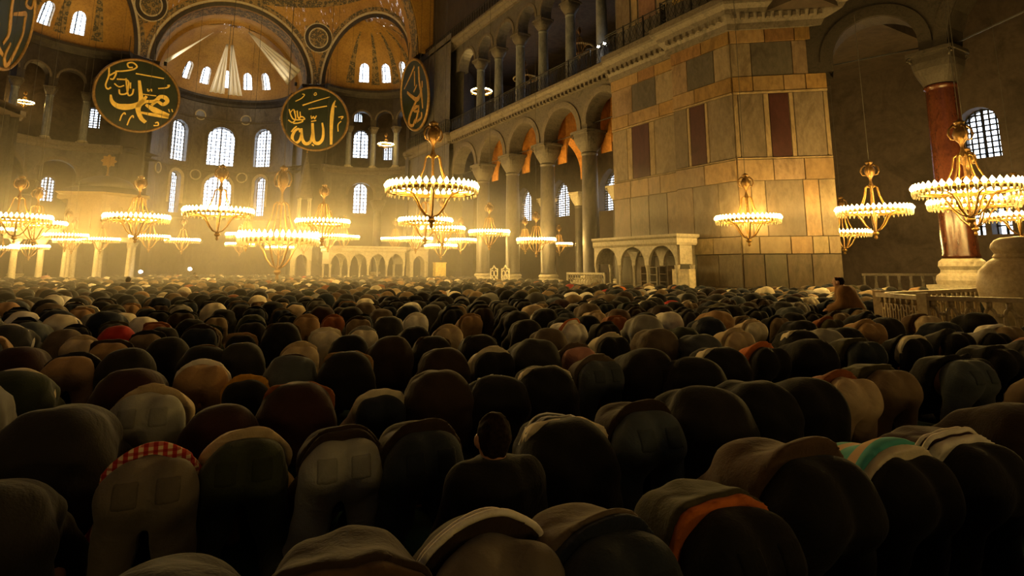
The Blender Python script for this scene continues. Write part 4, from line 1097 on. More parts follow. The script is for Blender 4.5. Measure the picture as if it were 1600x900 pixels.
MB().box((0,-.9,4.9),(1.8,.15,.6)).obj('parapet', M_CREAM, mn)

# ------------------------------------------------------------------ golden imperial kiosk at left, on marble columns
ko = empty('imperial_kiosk', (-4.6, 62.3, 0)); tag(ko, 'golden latticed imperial kiosk with a low dome and flower finial, left of the apse', 'kiosk')
M_KIO = stone('kiosk_gilt', (.15,.10,.045), (.22,.15,.07), (.13,.09,.035), 2.5, .5)
hexa = lambda r, z: [(math.cos(PI/6+PI/3*k)*r, math.sin(PI/6+PI/3*k)*r*.8, z) for k in range(6)]
def hexprism(r0, z0, r1, z1, name, mat):
    a, b = hexa(r0, z0), hexa(r1, z1); mb = MB(); mb.add(a+b, [(k,(k+1)%6,6+(k+1)%6,6+k) for k in range(6)]+[tuple(range(5,-1,-1)), tuple(range(6,12))]); return mb.obj(name, mat, ko)
hexprism(3.0, 3.6, 3.0, 4.0, 'floor_slab', M_CREAM); hexprism(2.85, 4.0, 2.85, 7.5, 'body', M_KIO)
hexprism(3.0, 7.5, 3.9, 7.75, 'eave', M_KIO); hexprism(3.9, 7.75, 2.4, 8.35, 'roof', M_DARKW)
for k in range(6):
    a, b = hexa(2.9, 0)[k], hexa(2.9, 0)[(k+1) % 6]
    for j in range(3):
        t0, t1 = (j+.12)/3, (j+.88)/3; p, q = Vector(a).lerp(Vector(b), t0), Vector(a).lerp(Vector(b), t1); d = q-p
        fr = lambda u, z, dd, p=p, d=d: (p.x+d.x*u/d.length+d.y/d.length*(-dd)*-1, p.y+d.y*u/d.length-d.x/d.length*dd*-1*-1, z)
        mb = wall(fr, 0, d.length, 4.5, 7.2, [Op(d.length/2, d.length*.36, 4.7, 6.4)], .08, 2); mb.obj('lattice_frame', M_KIO, ko)
    # scalloped valance
    e0, e1 = Vector(hexa(3.7, 7.5)[k]), Vector(hexa(3.7, 7.5)[(k+1) % 6]); n = 18; vs = []
    for i in range(n+1):
        p = e0.lerp(e1, i/n); vs += [p, p-Vector((0,0,.28+.16*abs(math.sin(i/n*PI*5))))]
    mb = MB(); mb.add(vs, [(2*i,2*i+1,2*i+3,2*i+2) for i in range(n)]); mb.obj('valance', M_KIO, ko)
MB().lathe((0,0,8.35), [(2.35,0),(2.2,.35),(1.7,.75),(1.0,1.02),(.4,1.12),(.05,1.15)], 24).obj('dome', M_DARKW, ko, True)
MB().lathe((0,0,9.4), [(.18,0),(.10,.25),(.08,.9),(.16,1.0)], 10).obj('finial_stem', M_GILT, ko)
mb = MB(); M = Matrix.Translation((0,-.02,10.85)) @ Matrix.Rotation(PI/2, 4, 'X'); mb.prism([(math.cos(2*PI*k/32)*(.52+.09*math.cos(k*PI/2)), math.sin(2*PI*k/32)*(.52+.09*math.cos(k*PI/2))) for k in range(32)], M, .12); mb.obj('finial_flower', M_GILT, ko)
for k in range(6):
    p = hexa(2.6, 0)[k]; MB().lathe(p, [(.3,0),(.3,.35),(.18,.45),(.16,3.0),(.22,3.2),(.26,3.6)], 14).obj('column', M_CREAM, ko, True)
# passage on columns linking the kiosk to the side
for i, (x, y) in enumerate([(-8.55, 62.0), (-10.1, 61.0), (-2.2, 64.8), (-6.6,64.5)]):
    column(x, y, 0, 3.72, .24, M_CREAM, 'short cream marble column under the passage at far left, %s one' % ORD[i], 'passage columns', .4, .4, capmat=M_CREAM)
pb = MB(); pb.box((-9.3, 62.0, 3.96), (4.2, 1.6, .4)); pb.box((-9.3,61.25,4.5),(4.2,.12,.7)); tag(pb.obj('passage', M_CREAM), 'raised marble passage joining the kiosk on the left', 'passage')
# arched window frame lit from within behind the passage
# ------------------------------------------------------------------ things at the right
M_BAL = stone('balustrade_marble', (.36,.27,.16), (.48,.37,.24), (.42,.32,.2), 2.0, .5)
ur = empty('marble_urn', (15.0, 4.78, 0)); tag(ur, 'huge round marble urn at the right edge behind the balustrade', 'urn')
smooth_by_angle(MB().lathe((0,0,0), [(.5,0),(.52,.25),(.62,.45),(.72,.75),(.76,1.05),(.70,1.35),(.52,1.55),(.42,1.62)], 36).obj('body', M_BAL, ur), 60)
smooth_by_angle(MB().lathe((0,0,1.6), [(.42,0),(.44,.04),(.40,.1),(.43,.16),(.46,.22),(.44,.3),(.38,.38),(.28,.43),(.05,.45)], 36).obj('lid', M_BAL, ur), 60)
bl = empty('marble_balustrade', (12.0, 5.3, 0)); tag(bl, 'low cream marble balustrade with oval openings at right', 'balustrade')
def bal_run(a, b, n):
    a, b = Vector(a), Vector(b); d = b-a; L = d.length; ang = math.atan2(d.y, d.x); w = L/n
    loc = (a.x-12.0, a.y-5.3, 0)
    inst('rail', MB().box((L/2,0,.87),(L,.16,.08)).mesh('rail', M_BAL), bl, loc, (0,0,ang)); inst('plinth', MB().box((L/2,0,.05),(L,.16,.1)).mesh('plinth', M_BAL), bl, loc, (0,0,ang))
    mb = MB(); k = 14
    mb.tube([(w/2+math.cos(2*PI*j/k)*w*.30, 0, .45+math.copysign(abs(math.sin(2*PI*j/k))**.7, math.sin(2*PI*j/k))*.27) for j in range(k)], .03, 6, True)
    mb.tube([(0,0,.3),(w*.2,0,.3)], .03, 6); mb.tube([(0,0,.6),(w*.2,0,.6)], .03, 6); mb.tube([(w*.8,0,.3),(w,0,.3)], .03, 6); mb.tube([(w*.8,0,.6),(w,0,.6)], .03, 6)
    mb.tube([(w/2,0,.72),(w/2,0,.84)], .045, 6); mb.tube([(w/2,0,.08),(w/2,0,.18)], .045, 6)
    me = mb.mesh('oval_baluster', M_BAL, True)
    for i in range(n):
        inst('oval_baluster', me, bl, (loc[0]+d.x*i/n, loc[1]+d.y*i/n, 0), (0,0,ang))
bal_run((12.0,5.3), (12.9,3.1), 9); bal_run((12.75,6.45), (12.0,5.3), 8); bal_run((12.75,6.45), (20.5,6.6), 30)
for q in ((12.0,5.3),(12.75,6.45)): MB().box((q[0]-12.0,q[1]-5.3,.48),(.16,.16,.96)).obj('corner_post', M_BAL, bl)
bt = empty('boots', (23.2, 10.3, 0)); tag(bt, 'pair of tall black boots standing before the red column base', 'boots')
for s in (-.12, .12):
    mb = MB(); mb.lathe((s,0,.08), [(.07,0),(.06,.1),(.075,.38)], 10); mb.box((s,-.08,.05),(.12,.3,.1)); mb.obj('boot', M_BLACK, bt)
# fence far behind on the right, along the aisle
fe = empty('aisle_balustrade', (26.5, 13.2, 0)); tag(fe, 'distant cream balustrade across the dark aisle opening at right', 'balustrade')
MB().box((2,0,1.12),(5.6,.14,.1)).obj('rail', M_CORN, fe, False); 
for i in range(12): MB().lathe((-.7+i*.45,0,0), [(.08,0),(.05,.2),(.09,.5),(.05,.85),(.07,1.08)], 8).obj('baluster', M_CORN, fe, True)
fe.rotation_euler = (0,0,-.75)
# floodlights / bright lamp on the floor before the apse
for x, y, z, nm, lab in [(2.4, 60.0, 1.15, 'lamp_stand', 'small bright white lamp on a stand before the apse'), (-1.4, 63.5, .9, 'lamp_stand', 'bright white lamp at the foot of the left apse pier')]:
    e = empty(nm, (x, y, 0)); tag(e, lab, 'lamp')
    MB().tube([(0,0,0),(0,0,z)], .03, 6).obj('pole', M_BLACK, e); MB().lathe((0,0,0), [(.2,0),(.2,.03),(.03,.06)], 12).obj('foot', M_BLACK, e)
    MB().lathe((0,0,z), [(.02,0),(.14,.05),(.17,.14),(.12,.24),(.02,.28)], 12).obj('bulb', emit('stand_glow', (1,.93,.8), 25), e)
# prayer rugs
for (x, y, w, l, lab) in [(2.30, 2.45, .62, 1.1, 'red patterned prayer rug between kneeling men near the bottom centre'), (1.95, 3.55, .55, .9, 'small bright red prayer rug beyond the kneeling boy')]:
    e = MB(); e.box((0,0,.008),(w,l,.016)); o = e.obj('prayer_rug', M_RUG); o.location = (x, y, 0); o.rotation_euler = (0,0,-.126); tag(o, lab, 'rug')
# ------------------------------------------------------------------ people: bodies and clothes grown from smooth distance fields
def smin(a, b, k):
    h = np.clip(.5+.5*(b-a)/k, 0, 1); return b*(1-h)+a*h-k*h*(1-h)
def cone(p, a, b, r1, r2, sx=1.0):
    a = [float(q) for q in a]; b = [float(q) for q in b]; i = 1/sx
    e0, e1, e2 = (b[0]-a[0])*i, b[1]-a[1], b[2]-a[2]; L = max(1e-9, e0*e0+e1*e1+e2*e2)
    x, y, z = (p[0]-a[0])*i, p[1]-a[1], p[2]-a[2]
    t = np.clip((x*e0+y*e1+z*e2)/L, 0, 1); x = x-t*e0; y = y-t*e1; z = z-t*e2
    return np.sqrt(x*x+y*y+z*z)-(r1+(r2-r1)*t)
def ell(p, c, r):
    x, y, z = ((p[i]-float(c[i]))/float(r[i]) for i in range(3))
    k0 = np.sqrt(x*x+y*y+z*z); x, y, z = x/r[0], y/r[1], z/r[2]; return k0*(k0-1)/np.maximum(np.sqrt(x*x+y*y+z*z), 1e-6)
def union(ds, k):
    d = ds[0]
    for e in ds[1:]: d = smin(d, e, k)
    return d
def wrinkle(p, amp, seed):
    rs = np.random.RandomState(seed); d = 0
    for i in range(6):
        k = rs.normal(size=3)*np.array([17, 13, 17]); d = d+np.sin(p[0]*np.float32(k[0])+p[1]*np.float32(k[1])+p[2]*np.float32(k[2])+np.float32(rs.uniform(0, 6.28)))
    return d*amp/2.4
def nets(fn, lo, hi, h):
    lo = np.array(lo, np.float32); n = np.ceil((np.array(hi)-lo)/h).astype(int)+1
    ax = [lo[i]+h*np.arange(n[i], dtype=np.float32) for i in range(3)]
    p = np.meshgrid(*ax, indexing='ij', copy=True); f = fn(p).astype(np.float32)
    s = f < 0; c = tuple(n-1); acc = np.zeros(c+(3,), np.float32); cnt = np.zeros(c, np.float32)
    def sl(o): return tuple(slice(o[i], o[i]+n[i]-1) for i in range(3))
    for axn in range(3):
        oth = [i for i in range(3) if i != axn]
        for u in (0, 1):
            for v in (0, 1):
                o = [0,0,0]; o[oth[0]] = u; o[oth[1]] = v; q = list(o); q[axn] = 1
                fa, fb = f[sl(o)], f[sl(q)]; cr = (fa < 0) != (fb < 0)
                t = np.where(cr, fa/np.where(cr, fa-fb, 1), 0); pos = np.zeros(c+(3,), np.float32); pos[...] = o; pos[..., axn] = t
                acc += np.where(cr[..., None], pos, 0); cnt += cr
    act = cnt > 0; vid = -np.ones(c, int); vid[act] = np.arange(act.sum()); ii = np.argwhere(act)
    V = lo+h*(ii+acc[act]/cnt[act][:, None]); F = []
    for axn in range(3):
        o1, o2 = [(1,2),(2,0),(0,1)][axn]
        a = [slice(None)]*3; b = [slice(None)]*3
        for o in (o1, o2): a[o] = slice(1, n[o]-1); b[o] = slice(1, n[o]-1)
        a[axn] = slice(0, n[axn]-1); b[axn] = slice(1, n[axn])
        sa, sb = s[tuple(a)], s[tuple(b)]; e = np.argwhere(sa != sb)
        if not len(e): continue
        base = e.copy(); base[:, o1] += 1; base[:, o2] += 1
        flip = sa[tuple(e.T)]
        def at(d1, d2):
            q = base.copy(); q[:, o1] -= d1; q[:, o2] -= d2; return vid[tuple(q.T)]
        q = np.stack([at(1,1), at(0,1), at(0,0), at(1,0)], 1); q[~flip] = q[~flip][:, ::-1]; F.append(q)
    F = np.concatenate(F) if F else np.zeros((0,4), int)
    F = F[(F >= 0).all(1)]
    return V, F
def np_mesh(name, V, F, mat):
    me = bpy.data.meshes.new(name); me.vertices.add(len(V)); me.vertices.foreach_set('co', np.asarray(V, np.float32).ravel())
    k = F.shape[1]; me.loops.add(F.size); me.loops.foreach_set('vertex_index', F.ravel().astype(np.int32))
    me.polygons.add(len(F)); me.polygons.foreach_set('loop_start', np.arange(0, F.size, k, dtype=np.int32))
    try: me.polygons.foreach_set('loop_total', np.full(len(F), k, dtype=np.int32))
    except Exception: pass
    me.polygons.foreach_set('use_smooth', np.ones(len(F), bool)); me.update(calc_edges=True); me.materials.append(mat); return me

class Pose:
    """a prostrating figure: knees and shins on the floor, hips high, forehead down ahead (+y)"""
    def __init__(s, sp=.13, bow=.0, twist=.0, seed=1, arm=.24):
        s.sp, s.bow, s.tw, s.seed, s.arm = sp, bow, twist, seed, arm
        s.lo, s.hi = (-.48,-.62,-.02), (.48,.98,.86)
    def legs(s, p):
        d = []
        for q in (-1, 1):
            d.append(union([cone(p, (q*.090,.0,.52), (q*s.sp,.08,.09), .102, .071), cone(p, (q*s.sp,.07,.085), (q*s.sp*.95,-.36,.072), .074, .050)], .05))
        return np.minimum(d[0], d[1])
    def hips(s, p):
        pel = ell(p, (0,.05,.535), (.172,.155,.135)); g = [ell(p, (q*.082,-.03,.53), (.106,.115,.145)) for q in (-1,1)]
        return smin(smin(g[0], g[1], .012), pel, .045)
    def torso(s, p):
        b = s.bow; t = s.tw
        return union([cone(p, (0,.08,.535), (t*.4,.27,.49+b), .132, .13, 1.2), cone(p, (t*.4,.27,.49+b), (t,.50,.31), .13, .142, 1.28), cone(p, (t-.15,.53,.25), (t+.15,.53,.25), .072, .072)], .10)
    def arms(s, p):
        t = s.tw; d = []
        for q in (-1, 1):
            d.append(union([cone(p, (t+q*.19,.53,.25), (t+q*(s.arm+.05),.50,.095), .062, .052), cone(p, (t+q*(s.arm+.05),.50,.09), (t+q*(s.arm-.03),.74,.045), .048, .034)], .03))
        return np.minimum(d[0], d[1])
    def head(s, p):
        t = s.tw
        h = union([ell(p, (t,.73,.135), (.078,.095,.108)), ell(p, (t,.715,.085), (.062,.06,.075))], .04)
        n = cone(p, (t,.735,.03), (t,.72,.05), .013, .017)
        e = np.minimum(ell(p, (t-.08,.70,.13), (.016,.022,.034)), ell(p, (t+.08,.70,.13), (.016,.022,.034)))
        return smin(smin(h, n, .015), e, .012)
    def neck(s, p): return cone(p, (s.tw,.56,.25), (s.tw,.69,.17), .062, .055)
    def feet(s, p):
        d = []
        for q in (-1, 1):
            x = q*s.sp*.95
            d.append(union([cone(p, (x,-.33,.072), (x,-.40,.105), .044, .042), cone(p, (x,-.415,.165), (x*.98,-.465,.05), .036, .036, 1.15), cone(p, (x,-.46,.035), (x,-.40,.02), .034, .022, 1.3)], .03))
        return np.minimum(d[0], d[1])
    def hand_bits(s, p):
        """both hands: palm, four fingers of unequal length, thumb off the side"""
        out = None
        for q in (-1, 1):
            x = s.tw+q*(s.arm-.035); y = .75
            d = union([cone(p, (x,y-.02,.04), (x,y+.06,.028), .026, .030, 1.35)], .01)
            for i, (dx, L) in enumerate(((-.033,.066), (-.011,.078), (.011,.073), (.032,.056))):
                d = smin(d, union([cone(p, (x+dx,y+.075,.026), (x+dx*1.12,y+.075+L*.55,.034), .0095, .009), cone(p, (x+dx*1.12,y+.075+L*.55,.034), (x+dx*1.2,y+.075+L,.012), .009, .0075)], .006), .008)
            d = smin(d, union([cone(p, (x-q*.03,y+.01,.03), (x-q*.062,y+.04,.02), .013, .011), cone(p, (x-q*.062,y+.04,.02), (x-q*.068,y+.075,.012), .0105, .008)], .006), .01)
            out = d if out is None else np.minimum(out, d)
        return out
    # -- garments
    def body(s, p): return union([np.minimum(s.legs(p), s.hips(p))+.016, s.torso(p)+.014, s.arms(p)+.008, s.neck(p), s.head(p), s.feet(p)], .03)
    def trousers(s, p, off=.012):
        d = smin(s.legs(p), s.hips(p), .05)-off-wrinkle(p, .006, s.seed)
        return np.maximum(np.maximum(d, p[1]-(.21+.25*(p[2]-.6))), -.345-p[1])
    def shirt(s, p, off=.022, hy=.07):
        d = smin(smin(s.torso(p), s.arms(p), .04), s.hips(p), .06)-off-.030*np.clip(1-(p[1]-hy)/.18, 0, 1)-wrinkle(p, .009, s.seed+9)
        d = np.maximum(d, hy-.35*(p[2]-.62)-p[1]-.03*np.abs(p[0]))
        return np.maximum(d, np.maximum(p[1]-.735, .02-p[2]))
    def coat(s, p, off=.030):
        sk = ell(p, (0,-.0,.42), (.195,.185,.26))
        up = [cone(p, (q*.09,0,.50), (q*s.sp*1.05,.05,.25), .105, .10) for q in (-1,1)]
        d = union([s.torso(p), s.hips(p), np.minimum(up[0], up[1]), sk], .10); d = smin(d, s.arms(p), .04)-off-wrinkle(p, .009, s.seed+4)
        hem = .20+.05*np.sin(p[0]*9+s.seed)
        return np.maximum(np.maximum(d, np.where(p[1] < .3, hem-p[2], .02-p[2])), p[1]-.735)
    def hair(s, p):
        h = ell(p, (s.tw,.735,.140), (.086,.102,.112))-.0; return np.maximum(h, np.maximum(.10-p[2]+.0*(p[1]), (.70-p[1])*.6-(p[2]-.15)))
    def socks(s, p): return np.maximum(s.feet(p)-.006, p[1]+.34)

POSES = [Pose(.145,.0,.0,1), Pose(.165,.03,.03,2,.25), Pose(.13,-.02,-.04,3,.23), Pose(.185,.015,.02,5,.25)]
PM = {}
def part_mesh(kind, v, h, **kw):
    key = (kind, v, h, tuple(sorted(kw.items())))
    if key not in PM:
        P = POSES[v]; fn = getattr(P, kind)
        f = (lambda p: fn(p, **kw)) if kw else fn
        V, F = nets(f, P.lo, P.hi, h)
        if kind == 'body':
            if h < .02:
                for q in (-1, 1):
                    x = P.tw+q*(P.arm-.035); V2, F2 = nets(P.hand_bits, (x-.11,.70,-.005), (x+.11,.93,.09), .0055)
                    F = np.concatenate([F, F2+len(V)]); V = np.concatenate([V, V2])
        PM[key] = np_mesh(kind, V, F, {'body': M_SKIN, 'hair': M_HAIR}.get(kind, M_CLOTH))
    return PM[key]
def custom_mesh(name, fn, h, mat=None, lo=None, hi=None, v=0):
    V, F = nets(fn, lo or POSES[v].lo, hi or POSES[v].hi, h); return np_mesh(name, V, F, mat or M_CLOTH)
K = dict(black=(.010,.009,.009), soot=(.018,.015,.014), char=(.032,.030,.028), dbrown=(.035,.021,.013), brown=(.095,.055,.028), navy=(.014,.018,.030),
  grey=(.085,.080,.072), lgrey=(.27,.255,.22), jeans=(.072,.088,.10), djeans=(.022,.028,.036), pjeans=(.32,.315,.275), tan=(.36,.215,.10), khaki=(.215,.150,.085),
  cream=(.78,.68,.49), white=(.86,.80,.68), maroon=(.034,.013,.011), orange=(.60,.16,.03), olive=(.060,.052,.024), rust=(.27,.085,.025), beige=(.54,.41,.25), taupe=(.13,.095,.062),
  red=(.42,.03,.02), teal=(.07,.34,.30), gbrown=(.15,.125,.095), amber=(.62,.30,.04), dgreen=(.030,.036,.020), slate=(.075,.085,.092), pink=(.50,.24,.18))
QY = math.radians(7.2)      # direction of prayer, right of the nave axis
GP = .8875
def person(x, y, style, top, bot, label, v=0, s=1.0, rot=0.0, h=.017, ext=(), group='men bowed in prayer'):
    s *= GP; P = POSES[v]; e = inst('person', part_mesh('body', v, h), None, (x, y, 0), (0, 0, -(QY+rot)), (s, s, s)); tag(e, label, 'person', group)
    if h < .04: inst('hair', part_mesh('hair', v, h), e)
    bc, tc = K[bot], K[top]
    tr = inst('trousers', part_mesh('trousers', v, h), e, color=bc)
    hy = {'short': .15, 'mid': .11, 'low': .06}.get(style)
    if style == 'coat': o = inst('coat', part_mesh('coat', v, h), e, color=tc)
    else:
        o = inst('jacket', part_mesh('shirt', v, h, hy=hy), e, color=tc)
    for x_ in ext:
        nm, *a = x_
        if nm == 'under':      # shirt tail showing below the jacket hem
            w = a[1] if len(a) > 1 else .07
            key = ('under', v, hy, w)
            if key not in PM: PM[key] = custom_mesh('undershirt', lambda p: np.maximum(P.shirt(p, .008, hy-w), p[1]-(hy+.10)), .015, None, (-.36,hy-.2,.02), (.36,hy+.2,.82), v)
            inst('undershirt', PM[key], e, color=K[a[0]])
        elif nm == 'rim':       # pale hem of a shirt over the coat's far edge
            key = ('rim', v, style)
            if key not in PM:
                PM[key] = custom_mesh('hem', lambda p: np.maximum(P.shirt(p, .030, hy or .06), p[1]-((hy or .06)+.16)), .016, None, (-.36,(hy or .06)-.2,.02), (.36,(hy or .06)+.26,.84), v)
            inst('hem', PM[key], o, color=K[a[0]])
        elif nm == 'belt':
            key = ('belt', v)
            if key not in PM: PM[key] = custom_mesh('belt', lambda p: np.maximum(P.trousers(p, .017), .13-(p[1]-.25*(p[2]-.6))), .014, None, (-.26,-.0,.2), (.26,.32,.75), v)
            inst('belt', PM[key], tr, color=K[a[0]])
        elif nm == 'pockets':
            key = ('pk', v)
            if key not in PM:
                PM[key] = [custom_mesh('back_pocket', lambda p, q=q: np.maximum(P.trousers(p, .017), np.maximum(np.abs(p[0]-q*.085)-.052, np.maximum(np.abs(p[2]-.575)-.055, p[1]))), .01, None, (-.17,-.2,.5), (.17,.03,.65), v) for q in (-1, 1)]
            for me in PM[key]: inst('back_pocket', me, tr, color=tuple(c*.72 for c in bc))
        elif nm == 'socks': inst('socks', part_mesh('socks', v, .015), e, color=K[a[0]])
        elif nm == 'stripes':   # double stripe on the jacket hem
            for k, y0 in enumerate((.012, .050)):
                key = ('st', v, hy, k)
                if key not in PM:
                    out = []; ro = np.linspace(.42, .08, 400, dtype=np.float32)
                    for ph in np.linspace(-1.75, 1.75, 45):
                        xs, zs_ = ro*np.float32(math.sin(ph)), np.float32(.5)+ro*np.float32(math.cos(ph)); ys = hy+y0-.35*(zs_-.62)-.03*np.abs(xs)
                        dd_ = P.shirt([xs, ys.astype(np.float32), zs_], .022, hy); i = int(np.argmax(dd_ < 0))
                        if dd_[i] < 0 and zs_[i] > .06: out.append((float(xs[i]), float(ys[i]), float(zs_[i])))
                    PM[key] = MB().tube(out, .0115, 8).mesh('hem_stripe', M_CLOTH, True)
                inst('hem_stripe', PM[key], o, color=K[a[0]])
        elif nm == 'cuffs':
            key = ('cf', v)
            if key not in PM: PM[key] = custom_mesh('cuff', lambda p: np.maximum(P.legs(p)-.024, np.maximum(p[1]+.27, -.345-p[1])), .013, None, (-.3,-.4,-.02), (.3,-.2,.2), v)
            inst('cuff', PM[key], tr, color=K[a[0]])
        elif nm == 'mat':       # patterned jacket cloth
            me = o.data.copy(); me.materials[0] = a[0]; o.data = me
        elif nm == 'cap': 
            for ch in e.children:
                if ch.name.startswith('hair'):
                    me = ch.data.copy(); me.materials[0] = M_CLOTH; ch.data = me; ch.name = 'knit_cap'; ch.color = (*K[a[0]], 1)
        elif nm == 'lines':     # printed geometric lines
            fn = (lambda p: P.coat(p, .036)) if style == 'coat' else (lambda p: P.shirt(p, .022, hy))
            mb = MB()
            for pl in a[0]:
                pts = []
                for (xa, ya), (xb, yb) in zip(pl, pl[1:]):
                    for k in range(9): pts.append((xa+(xb-xa)*k/8, ya+(yb-ya)*k/8))
                zz = np.linspace(.9, .2, 200, dtype=np.float32); out = []
                for px, py in pts:
                    d = fn([np.full(200, px, np.float32), np.full(200, py, np.float32), zz]); i = int(np.argmax(d < 0))
                    if d[i] < 0: out.append((px, py, float(zz[i])))
                if len(out) > 1: mb.tube(out, .0055, 5)
            mb.obj('printed_lines', M_WHITE, o)
        elif nm == 'tag':
            mb = MB(); mb.box((.0,0,0),(.05,.004,.035)); oo = mb.obj('paper_slip', M_CLOTH, tr, color=(.30,.55,.20)); oo.location = (-.07,-.176,.55); oo.rotation_euler = (.1,.25,0)
    return e
